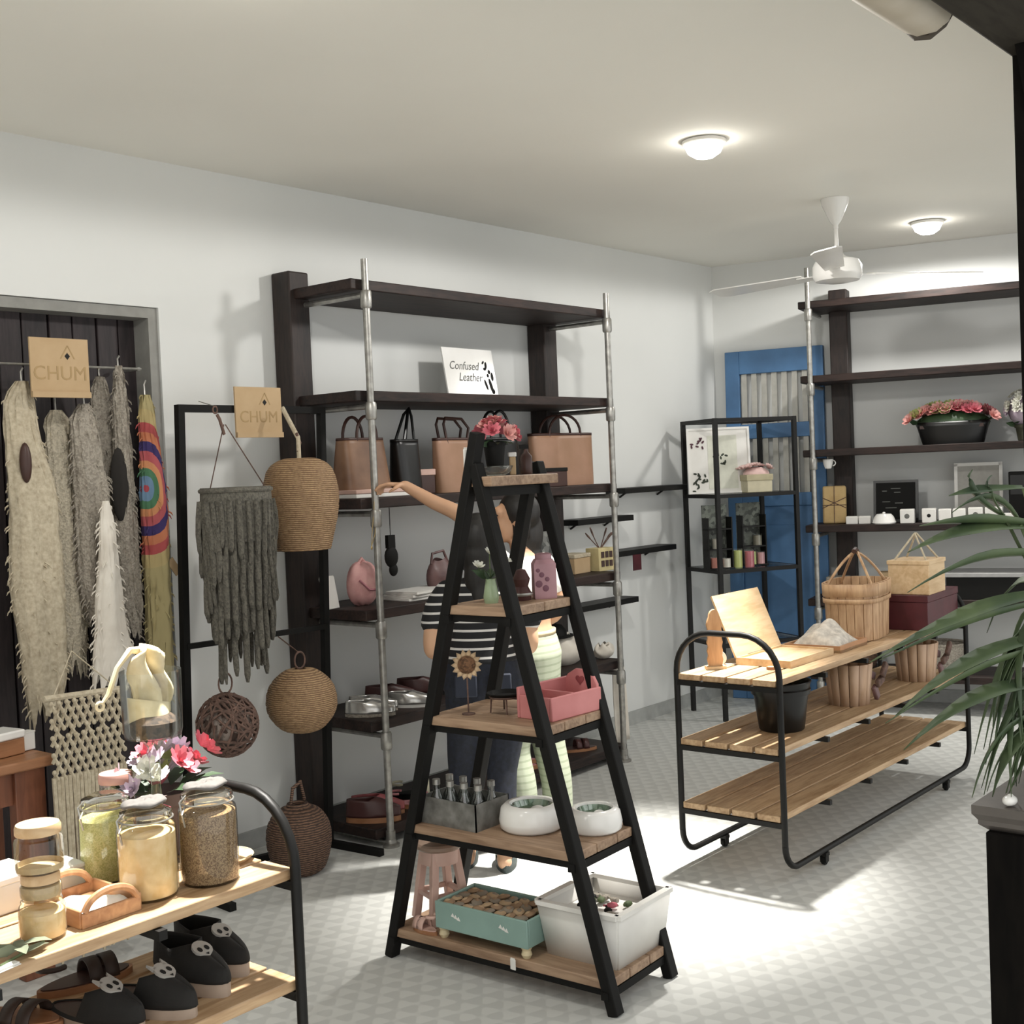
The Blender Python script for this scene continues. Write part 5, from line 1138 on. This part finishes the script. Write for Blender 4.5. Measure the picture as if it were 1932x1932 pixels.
# lower boards
t = thing('display_case', 'black display case with a pale top on the lower right shelf', 'case', wp(1.86, .26, .73), RZR)
MB().box(-.30, .34, -.19, .15, 0, .14).build('body', BLACKM, t, bevel=.004); MB().box(-.31, .35, -.2, .16, .14, .165).build('lid', mat('pale_top', '#a8a7a6', .4), t, bevel=.003)  # paler slab laid over the black body
for k, (s_, h, m, l) in enumerate(((.86, .13, GREYC, 'grey woven box near the pipe on the lower right shelf'), (1.02, .1, BLACKM, 'black round tin on the lower right shelf'), (1.2, .16, KRAFT, 'kraft tube box behind the slatted basket'), (1.42, .15, WHITE, 'white paper bag behind the cart baskets'))):
    boxthing('shelf_box', l, 'box', wp(s_, .25, .73), RZR+R(5*k), .13, .12, h, m, lid=m)
for k, (s_, h, m, l) in enumerate(((.95, .2, WICKERD, 'dark wicker basket on the lowest right shelf'), (1.5, .18, GREYC, 'grey fabric basket on the lowest right shelf'))):
    t = thing('storage_basket', l, 'basket', wp(s_, .25, .25), RZR); ribbed(t, smoothprof([(.09, 0), (.13, .02), (.145, h*.5), (.15, h)], 16), 16, m, 28); MB().tube(arc((0, 0, h), .15, 0, 360, 25, (1, 0, 0), (0, 1, 0))[:-1], .009, 6, closed=True).build('rim', m, t)

# ================================================================ on the corner etagere
def ep(u, v, z): p = CA + DRi*u + DL*v; return (p.x, p.y, z)
ERZ = math.atan2(-.5, .866)
t = thing('botanical_print', 'framed botanical print with dark sprigs on the etagere', 'picture', ep(.16, .24, 1.443), ERZ-R(22), rot=(R(-6), 0, ERZ-R(22)))
MB().box(-.2, .2, -.006, .006, 0, .43).build('backing', WHITE, t)
for a in ((-.205, .205, 0, .014), (-.205, .205, .418, .432)): MB().box(a[0], a[1], -.012, .008, a[2], a[3]).build('frame', WHITEG, t)
for x in (-.198, .198): MB().box(x-.007, x+.007, -.012, .008, .014, .418).build('frame', WHITEG, t)
MB().box(-.07, .12, -.008, -.0062, .03, .38).build('mount', mat('cream_paper', '#dfe0cf', .8), t)
mt_ = t.children[-1]
rng = random.Random(5); SPR = mat('dark_sprig', '#3d4438', .8); BRY = mat('plum_sprig', '#5a3540', .8)
for (x, z, n, m_) in ((-.145, .33, 9, BRY), (.0, .22, 12, SPR), (-.13, .12, 9, SPR), (-.14, .05, 8, SPR)):
    for k in range(n): MB().prism([(.013*math.cos(R(q)), .007*math.sin(R(q))) for q in range(0, 360, 60)], frame((x+rng.uniform(-.03, .05), -.0083, z+rng.uniform(-.035, .035)), (math.cos(k), 0, math.sin(k)), (-math.sin(k), 0, math.cos(k))), -.0004, .0004).build('printed_leaf', m_, mt_)
t = thing('flower_box', 'cream box of pale pink flowers on the etagere top', 'box', ep(.36, .12, 1.443), ERZ-R(10))
MB().box(-.085, .085, -.06, .06, 0, .11).build('body', mat('cream_box', '#c8bf9f', .7), t, bevel=.004); MB().box(-.09, .09, -.065, .065, .075, .115).build('band', mat('cream_box2', '#b3a884', .7), t, bevel=.003)
MB().ell((0, 0, .115), (.09, .06, .05), 14, 8).build('flower_mass', mat('blush_petals', '#e3bdb6', .7), t)
for k in range(40): x = rng.uniform(-.1, .1); y = rng.uniform(-.06, .06); flower(t, Vector((x, y, .125+.045*math.sqrt(max(0, 1-(x/.11)**2)))), .028, mat('blush_petals', '#e3bdb6', .7), (x*4, y*4-.3, 1), k)
FRZ = ERZ
def candles(u, v, l1):
    t = thing('candle_rack', l1, 'candle holder', ep(u, v, .963), ERZ)
    MB().box(-.09, .09, -.05, .05, 0, .008).build('base', BLACK, t)
    for z in (.12, .25): MB().box(-.09, .09, -.035, .035, z, z+.008).build('tier', BLACK, t)
    MB().box(-.09, .09, .035, .043, 0, .41).build('back_plate', mat('rack_back', '#6a7066', .6, kind='speckle', col2='#2b2f2a', scale=42), t)
    for x in (-.086, .086): MB().box(x-.004, x+.004, -.035, .035, .008, .33).build('side', BLACK, t)
    return t
candles(.06, .12, 'black tiered candle rack behind the near etagere post'); candles(.36, .2, 'black tiered candle rack before the blue door')
CC = ['#d98a7a', '#e8e4d8', '#c6cf74', '#d5737f', '#cfd884', '#d9a0a4', '#cfcabb', '#8f8a78']
cl = ['peach', 'white', 'lime', 'rose', 'pale lime', 'blush', 'ivory', 'khaki']
for k, (u, v, z, h, r_) in enumerate(((.02, .09, .972, .07, .03), (.1, .09, .972, .06, .026), (.2, .12, .963, .12, .03), (.275, .1, .963, .11, .03), (.33, .16, .972, .09, .028), (.40, .165, .972, .08, .026), (.05, .12, 1.092, .07, .03), (.4, .2, 1.092, .07, .03))):
    t = thing('candle', cl[k]+' jar candle on the etagere glass shelf or rack', 'candle', ep(u, v, z))
    MB().lathe([(0, 0), (r_, 0), (r_, h*.9), (r_*.95, h*.9), (0, h*.86)], 16, cap=False).build('wax', mat('candle_'+cl[k].replace(' ', '_'), CC[k], .6), t)
    MB().lathe([(r_*1.02, 0), (r_*1.06, 0), (r_*1.06, h), (r_*1.02, h)], 16, cap=False).build('glass_cup', GLASS, t); MB().tube([(0, 0, h*.86), (0, 0, h*.97)], .0012, 4).build('wick', INK, t)

# ================================================================ fan palm on the pedestal
t = thing('palm_plant', 'potted palm with long drooping green blades on the dark pedestal', 'plant', (2.99, .82, .852))
pot(t, .09, .12, .15, mat('palm_pot', '#2c2b26', .6), .015)
MB().lathe([(0, .13), (.105, .13), (.1, .138), (0, .14)], 18, cap=False).build('soil', LEATHERD, t)
inv = INV[t.name]
def blade(pts, w, seed=0):
    """pts world; strip folded along its midrib"""
    P = [inv @ Vector(p) for p in pts]; C_ = bez(P[0], P[1]*2-(P[0]+P[2])*.5, P[2], 11); vs = []; fs = []
    for i, p in enumerate(C_):
        f = i/10; tg = (C_[min(i+1, 10)]-C_[max(i-1, 0)]).normalized(); s_ = tg.cross(Vector((0, 0, 1)))
        s_ = (s_.normalized() if s_.length > 1e-4 else Vector((1, 0, 0))); s_ = (s_*.75 + Vector((0, 0, .5 if seed % 2 else -.5))).normalized()
        n = s_.cross(tg).normalized(); ww = w*(.35+1.0*f if f < .55 else max(.03, (1-f)/.45*.9))*.5
        vs += [p - s_*ww + n*ww*.35, p, p + s_*ww + n*ww*.35]
    for i in range(10):
        a = i*3; fs += [(a, a+1, a+4, a+3), (a+1, a+2, a+5, a+4)]
    MB().add(vs, fs).build('palm_blade', PALM, t, smooth=80, solid=.0015)
CRW = Vector((3.0, .80, 1.25))
B = [[[2.937, 0.826, 1.464], [2.824, 0.962, 1.49], [2.729, 1.077, 1.487]], [[2.937, 0.826, 1.464], [2.816, 0.972, 1.475], [2.71, 1.099, 1.429]], [[2.935, 0.827, 1.393], [2.829, 0.955, 1.41], [2.708, 1.101, 1.339]],
     [[2.934, 0.829, 1.321], [2.812, 0.976, 1.294], [2.651, 1.171, 1.185]], [[2.934, 0.829, 1.31], [2.812, 0.977, 1.27], [2.666, 1.153, 1.19]], [[2.932, 0.831, 1.226], [2.81, 0.979, 1.186], [2.686, 1.129, 1.063]],
     [[2.932, 0.831, 1.202], [2.817, 0.97, 1.162], [2.671, 1.147, 1.046]], [[2.93, 0.833, 1.107], [2.816, 0.971, 1.102], [2.696, 1.117, 0.984]], [[2.922, 0.844, 1.047], [2.845, 0.937, 1.016], [2.79, 1.0, 0.87]],
     [[2.914, 0.853, 1.036], [2.86, 0.919, 0.991], [2.82, .965, 0.87]], [[2.873, 0.903, 1.48], [2.832, 0.952, 1.542], [2.775, 1.021, 1.513]], [[2.878, 0.897, 1.563], [2.817, 0.97, 1.561], [2.772, 1.025, 1.552]],
     [[2.85, .93, 1.5], [2.807, 0.983, 1.558], [2.807, 0.982, 1.609]], [[2.85, .93, 1.5], [2.829, 0.956, 1.56], [2.834, 0.949, 1.594]]]
for k, b in enumerate(B): blade(b, .052 if k < 10 else .034, k)
rng = random.Random(13)
for k in range(40):      # drooping mass near the crown
    a = rng.uniform(0, 1); p0 = Vector((2.945+rng.uniform(-.02, .02), .845+rng.uniform(-.02, .02), 1.02+.25*a)); rg = Vector((-.637, .77, 0)); out = rng.uniform(.05, .16); dz = rng.uniform(.12, .3)
    p2 = p0 + rg*out + Vector((0, 0, -dz)) + Vector((.05*rng.uniform(-1, 1), .05*rng.uniform(-1, 1), 0)); p2.z = max(p2.z, .875)
    blade([p0, p0 + rg*out*.65 + Vector((0, 0, -.02)), p2], .034, k)
for k in range(18):      # blades on the far side of the crown
    a = rng.uniform(-2.4, 1.2); p0 = Vector((2.98, .82, 1.1+rng.uniform(0, .4))); d = Vector((math.cos(a), math.sin(a), 0))
    blade([p0, p0+d*.14+Vector((0, 0, .06)), p0+d*.26+Vector((0, 0, rng.uniform(-.2, .1)))], .04, k)
for k, b in enumerate(B): MB().tube([inv @ Vector((2.99, .82, 1.0)), inv @ (Vector((2.97, .81, 1.15))*.5+Vector(b[0])*.5), inv @ Vector(b[0])], .004, 5).build('stalk', STEM, t)
t2 = thing('white_pebble', 'small white pebble lying on the pedestal top', 'pebble', (2.83, .93, .852))
MB().ell((0, 0, .012), (.022, .016, .012)).build('pebble', WHITEG, t2); MB().ell((.004, .0, .02), (.01, .008, .006), 8, 5).build('spot', WHITE, t2)
# ================================================================ people
def fuse(mb, name, m, parent, voxel=.0075, smooth=4):
    me = mb.mesh(name+'_raw', m, None); o = bpy.data.objects.new(name+'_raw', me); COL.objects.link(o)
    r_ = o.modifiers.new('remesh', 'REMESH'); r_.mode = 'VOXEL'; r_.voxel_size = voxel
    s_ = o.modifiers.new('smooth', 'SMOOTH'); s_.iterations = smooth; s_.factor = .5
    dg = bpy.context.evaluated_depsgraph_get(); dg.update()
    me2 = bpy.data.meshes.new_from_object(o.evaluated_get(dg)); bpy.data.objects.remove(o)
    me2.name = name; me2.materials.clear(); me2.materials.append(m); me2.polygons.foreach_set('use_smooth', [True]*len(me2.polygons))
    n = bpy.data.objects.new(name, me2); COL.objects.link(n); n.parent = parent
    return n
def chain(mb, pts, rs, n=14, flat=1.):
    """smooth tapered limb: catmull through joints"""
    P = [Vector(p) for p in pts]; out = []; ro = []
    k = len(P)-1; st = 6
    for i in range(k):
        p0, p1, p2, p3 = P[max(i-1, 0)], P[i], P[i+1], P[min(i+2, k)]
        for j in range(st):
            f = j/st; out.append(.5*((2*p1)+(p2-p0)*f+(2*p0-5*p1+4*p2-p3)*f*f+(3*p1-p0-3*p2+p3)*f**3)); ro.append(rs[i]*(1-f)+rs[i+1]*f)
    out.append(P[-1]); ro.append(rs[-1]); mb.tube(out, ro, n, flat=flat); mb.ell(out[0], (ro[0],)*3, 10, 7); mb.ell(out[-1], (ro[-1],)*3, 10, 7)
def torso(mb, secs, n=24):
    """secs: (z, cx, cy, rx, ry)"""
    vs = []; fs = []
    out = []
    for i in range(len(secs)-1):
        for j in range(4):
            f = j/4; f = f*f*(3-2*f)*.5+f*.5; out.append([a*(1-f)+b*f for a, b in zip(secs[i], secs[i+1])])
    out.append(list(secs[-1]))
    for z, cx, cy, rx, ry in out:
        for j in range(n): a = 2*math.pi*j/n; vs.append((cx+rx*math.cos(a), cy+ry*math.sin(a), z))
    k = len(out)
    for i in range(k-1):
        for j in range(n): fs.append((i*n+j, i*n+(j+1) % n, (i+1)*n+(j+1) % n, (i+1)*n+j))
    fs.append(tuple(reversed(range(n)))); fs.append(tuple(range((k-1)*n, k*n))); mb.add(vs, fs)
def hand(mb, wrist, dirv, palm_n, s=1., curl=(.5, .5, .5, .5), thumb_side=1, pinch=False):
    """palm + five fingers; dirv = finger direction, palm_n = palm normal (side fingers curl to)"""
    d = Vector(dirv).normalized(); n = Vector(palm_n); n = (n-d*n.dot(d)).normalized(); w = d.cross(n)*thumb_side; wr = Vector(wrist)
    for f in (-.028, -.01, .008, .026): chain(mb, [wr+d*.005+w*f*.5*s, wr+d*.075*s+w*f*s], [.013*s, .011*s], 8)
    for i, (f, L_) in enumerate(((.027, .068), (.009, .076), (-.009, .07), (-.026, .055))):
        b = wr+d*.078*s+w*f*s; c = curl[i]; p = [b]; ang = 0
        for q in (.45, .32, .25):
            ang += c*.9; dd = (d*math.cos(ang)+n*math.sin(ang)).normalized(); p.append(p[-1]+dd*L_*q*s)
        chain(mb, p, [.0098*s, .009*s, .0082*s, .007*s], 8)
    b = wr+d*.022*s+w*.03*s; q = (d*.55+w*.62+n*.45).normalized(); e = b+q*.034*s; g = e+(d*.75+w*(.05 if pinch else .3)+n*.6).normalized()*.03*s
    chain(mb, [b-w*.01*s, b, e, g], [.013*s, .013*s, .0105*s, .008*s], 8)
def head(mb, c, f, s=1., up=(0, 0, 1)):
    """c: centre of skull, f: facing; returns nothing"""
    c = Vector(c); f = Vector(f).normalized(); u = Vector(up); u = (u-f*u.dot(f)).normalized(); r_ = f.cross(u)
    M = Matrix((r_, f, u)).transposed()
    def P(x, y, z): return c + M @ Vector((x, y, z))*s
    mb.ell(P(0, -.012, .02), (.073*s, .09*s, .088*s), 18, 12, M)
    mb.ell(P(0, .03, -.03), (.058*s, .062*s, .075*s), 16, 10, M)
    mb.ell(P(0, .052, -.085), (.032*s, .032*s, .026*s), 12, 8, M)            # chin
    mb.ell(P(0, .07, .03), (.05*s, .025*s, .03*s), 12, 8, M)                 # brow
    mb.tube([P(0, .088, .012), P(0, .103, -.012), P(0, .112, -.03)], [.008*s, .011*s, .014*s], 8); mb.ell(P(0, .105, -.034), (.016*s, .014*s, .011*s), 10, 7, M)
    mb.ell(P(0, .086, -.058), (.024*s, .012*s, .007*s), 10, 7, M); mb.ell(P(0, .084, -.068), (.021*s, .012*s, .007*s), 10, 7, M)   # lips
    for sx in (-1, 1):
        mb.ell(P(sx*.036, .06, -.025), (.024*s, .024*s, .026*s), 10, 8, M)
        mb.ell(P(sx*.074, -.012, -.012), (.010*s, .02*s, .032*s), 10, 8, M)
    return P, M
def face_parts(parent, P, M, s, lip):
    for sx in (-1, 1):
        ey = MB().ell(P(sx*.031, .082, .002), (.0125*s, .008*s, .007*s), 10, 7, M).build('eye', WHITEG, parent); MB().ell(P(sx*.031, .0885, .002), (.006*s, .004*s, .006*s), 8, 6, M).build('iris', INK, ey)
        MB().tube([P(sx*.048, .078, .018), P(sx*.033, .091, .024), P(sx*.016, .092, .02)], .0035*s, 5).build('eyebrow', HAIR, parent)
    MB().ell(P(0, .0945, -.063), (.02*s, .007*s, .008*s), 10, 6, M).build('lips', lip, parent)

LIP = mat('lips', '#a65a50', .5)
DENIM = mat('dark_denim', '#1c2233', .85, scale=60, col2='#12161f', bump=.1)
STRIPE = mat('striped_jersey', '#15161a', .85, kind='stripes', col2='#cfcdc9', scale=27., duty=.26)
# ---------------- woman with the striped shirt, seen from behind
t = thing('person', 'person in a black and white striped shirt and dark jeans, back turned', 'person', (3.88, 3.40, 0), R(-50.4))
mb = MB()
torso(mb, [(.72, -.01, 0, .145, .105), (.80, -.01, 0, .155, .11), (.92, -.005, 0, .125, .09), (1.02, 0, .0, .13, .09), (1.12, 0, 0, .15, .085), (1.18, 0, 0, .13, .07), (1.22, 0, .005, .05, .05), (1.27, 0, .012, .044, .046)])
P1, M1 = head(mb, (0, .02, 1.355), (-.15, .98, -.05), .93)
chain(mb, [(-.145, 0, 1.15), (-.19, -.015, 1.05), (-.205, -.03, .93), (-.18, .09, .92), (-.13, .2, .98)], [.048, .042, .037, .034, .024])
hand(mb, (-.13, .2, .98), (.35, .8, .35), (.6, 0, -.5), .9, (.4, .45, .5, .55), 1)
chain(mb, [(.145, 0, 1.15), (.185, -.01, 1.05), (.195, -.02, .93), (.16, .1, .93), (.1, .21, 1.0)], [.048, .042, .037, .034, .024])
hand(mb, (.1, .21, 1.0), (-.3, .8, .4), (-.6, 0, -.5), .9, (.4, .45, .5, .55), -1)
for sx, fx, fy in ((-1, -.10, .05), (1, .055, -.02)):
    chain(mb, [(sx*.07, 0, .76), (sx*.08, .01, .6), (fx+sx*.005, .01+fy, .41), (fx, fy-.02, .25), (fx, fy-.02, .075)], [.085, .075, .054, .05, .034])
    chain(mb, [(fx, fy-.045, .04), (fx, fy+.03, .045), (fx+sx*.008, fy+.1, .025), (fx+sx*.01, fy+.14, .02)], [.032, .034, .03, .02], flat=.8)
body = fuse(mb, 'body', SKIN, t); face_parts(t, P1, M1, .93, LIP)
mb = MB()
torso(mb, [(.865, -.01, 0, .158, .118), (.93, -.005, 0, .142, .105), (1.02, 0, .0, .145, .102), (1.12, 0, 0, .162, .098), (1.185, 0, 0, .135, .078), (1.215, 0, .003, .07, .06)])
for sx in (-1, 1): chain(mb, [(sx*.135, 0, 1.155), (sx*.175, -.008, 1.10), (sx*.197, -.016, 1.035)], [.056, .056, .054])
fuse(mb, 'shirt', STRIPE, t, .008, 3)
mb = MB(); torso(mb, [(.68, -.01, 0, .135, .105), (.78, -.01, 0, .168, .122), (.86, -.01, 0, .155, .115), (.895, -.008, 0, .145, .108)])
for sx, fx, fy in ((-1, -.10, .05), (1, .055, -.02)): chain(mb, [(sx*.072, 0, .78), (sx*.082, .01, .6), (fx+sx*.005, .01+fy, .41), (fx, fy-.02, .25), (fx, fy-.02, .11)], [.094, .085, .064, .06, .052])
fuse(mb, 'jeans', DENIM, t, .009, 3)
for sx in (-1, 1): MB().box(sx*.07-.045, sx*.07+.045, -.135, -.118, .74, .83).build('back_pocket', mat('denim_pocket', '#262c3c', .85), t, bevel=.006)
mb = MB()
mb.ell(P1(0, -.03, .03), (.088, .098, .1), 18, 12); mb.ell(P1(0, -.05, -.05), (.085, .07, .1), 16, 10); mb.ell(P1(0, -.075, -.15), (.075, .045, .11), 16, 10); mb.ell(P1(.0, -.085, -.24), (.055, .035, .09), 14, 9)
for sx in (-1, 1): mb.ell(P1(sx*.06, -.02, -.03), (.03, .06, .09), 12, 9)
fuse(mb, 'hair', HAIR, t, .008, 3)
SHOEG = mat('green_grey_shoe', '#3f4a49', .6)
for sx, fx, fy in ((-1, -.10, .05), (1, .055, -.02)):
    ol = [(y*1.0, x) for x, y in foot_outline(.235, .085)]
    MB().prism(ol, Matrix.Translation((fx+sx*.005, fy+.045, 0)), .0, .014).build('shoe_sole', SHOEG, t)
    MB().grid(lambda u, v: Vector((fx+sx*.005+ol[int(u*26) % 26][0]*(1.0-.04*v), fy+.045+ol[int(u*26) % 26][1]*(1.0-.03*v), .014+.035*v)), 26, 4, cu=True).build('shoe_upper', SHOEG, t, solid=.005)
# ---------------- woman with white top, arm raised to the shelf
t = thing('person', 'person in a white crop top and pale green trousers reaching to the shelf', 'person', (4.25, 3.45, 0), R(0))
mb = MB()
torso(mb, [(.78, 0, 0, .15, .11), (.86, 0, 0, .155, .11), (.97, 0, 0, .118, .085), (1.08, 0, .0, .13, .092), (1.18, 0, 0, .15, .088), (1.255, -.01, 0, .125, .07), (1.29, -.012, .008, .05, .05), (1.34, -.018, .02, .043, .045)])
P2, M2 = head(mb, (-.03, .04, 1.435), (-.72, .62, .06), .95)
chain(mb, [(-.13, .01, 1.235), (-.16, .09, 1.33), (-.195, .19, 1.46), (-.25, .31, 1.53), (-.305, .42, 1.605)], [.047, .042, .037, .032, .023])
hand(mb, (-.305, .42, 1.605), (-.62, .72, .12), (.1, -.1, -1), .95, (.35, .55, .65, .7), 1, True)
chain(mb, [(.135, 0, 1.23), (.18, -.01, 1.12), (.195, .0, 1.0), (.15, .1, .96), (.08, .18, .98)], [.047, .042, .037, .033, .024])
hand(mb, (.08, .18, .98), (-.8, .5, .1), (0, 0, -1), .95, (.5, .5, .6, .6), -1)
for sx, fx, fy in ((-1, -.085, .03), (1, .09, -.03)):
    chain(mb, [(sx*.07, 0, .82), (sx*.08, .01, .64), (fx, .015+fy, .43), (fx, fy-.02, .26), (fx, fy-.02, .075)], [.088, .078, .055, .05, .034])
    chain(mb, [(fx, fy-.045, .04), (fx, fy+.03, .045), (fx+sx*.008, fy+.1, .025), (fx+sx*.01, fy+.14, .02)], [.032, .034, .03, .02], flat=.8)
fuse(mb, 'body', SKIN, t); face_parts(t, P2, M2, .95, LIP)
mb = MB(); torso(mb, [(1.03, 0, 0, .138, .102), (1.10, 0, .0, .142, .104), (1.18, 0, 0, .160, .1), (1.255, -.01, 0, .135, .08), (1.275, -.01, .003, .085, .065)])
for sx, e in ((-1, (-.155, .07, 1.30)), (1, (.178, -.008, 1.13))): chain(mb, [(sx*.125, 0, 1.225), e], [.056, .054])
fuse(mb, 'top', mat('white_jersey', '#efeee9', .85, scale=20, col2='#e4e2dc'), t, .008, 3)
TROU = mat('pale_green_trousers', '#a7af97', .85, kind='stripes', col2='#949e84', scale=34., duty=.3)
mb = MB(); torso(mb, [(.72, 0, 0, .14, .11), (.84, 0, 0, .17, .125), (.91, 0, 0, .150, .11), (.945, 0, 0, .132, .098)])
for sx, fx, fy in ((-1, -.085, .03), (1, .09, -.03)): chain(mb, [(sx*.072, 0, .82), (sx*.082, .01, .64), (fx, .015+fy, .43), (fx, fy-.02, .26), (fx, fy-.02, .07)], [.098, .09, .075, .07, .066])
fuse(mb, 'trousers', TROU, t, .009, 3)
MB().grid(lambda u, v: Vector((.137*math.cos(6.283*u), .103*math.sin(6.283*u), .925+.022*v)), 30, 2, cu=True).build('belt', mat('cream_belt', '#d8c49a', .6), t, solid=.006)
mb = MB(); mb.ell(P2(0, -.03, .035), (.086, .1, .098), 18, 12); mb.ell(P2(0, -.08, -.06), (.075, .055, .11), 14, 10); mb.ell(P2(0, -.10, -.2), (.06, .04, .12), 14, 10)
for sx in (-1, 1): mb.ell(P2(sx*.065, -.03, -.03), (.026, .05, .075), 12, 9)
fuse(mb, 'hair', HAIR, t, .008, 3)
for sx, fx, fy in ((-1, -.085, .03), (1, .09, -.03)):
    ol = [(y, x) for x, y in foot_outline(.235, .085)]; MB().prism(ol, Matrix.Translation((fx+sx*.005, fy+.045, 0)), .0, .014).build('shoe_sole', OAK, t)
    MB().grid(lambda u, v: Vector((fx+math.cos(math.pi*u)*.045, fy+.08+.03*v, .02+.042*math.sin(math.pi*u))), 12, 3).build('shoe_strap', LEATHERD, t, solid=.004)
# fine necklace held in the raised hand
hp = Vector((4.25-.305-.62*.14, 3.45+.42+.72*.14, 1.605-.01))
t = thing('necklace', 'fine gold necklace dangling from the raised hand', 'necklace', hp)
GOLD = mat('gold_chain', '#b59a5e', .35, metal=.6)
MB().tube([(0, 0, .0), (-.012, 0, -.1), (-.03, 0, -.2), (-.035, 0, -.25)], .0018, 5).build('chain', GOLD, t); MB().tube([(0, 0, 0), (.008, 0, -.1), (-.012, 0, -.2), (-.035, 0, -.25)], .0018, 5).build('chain', GOLD, t); MB().ell((-.035, 0, -.258), (.006, .003, .009), 8, 6).build('pendant', GOLD, t)
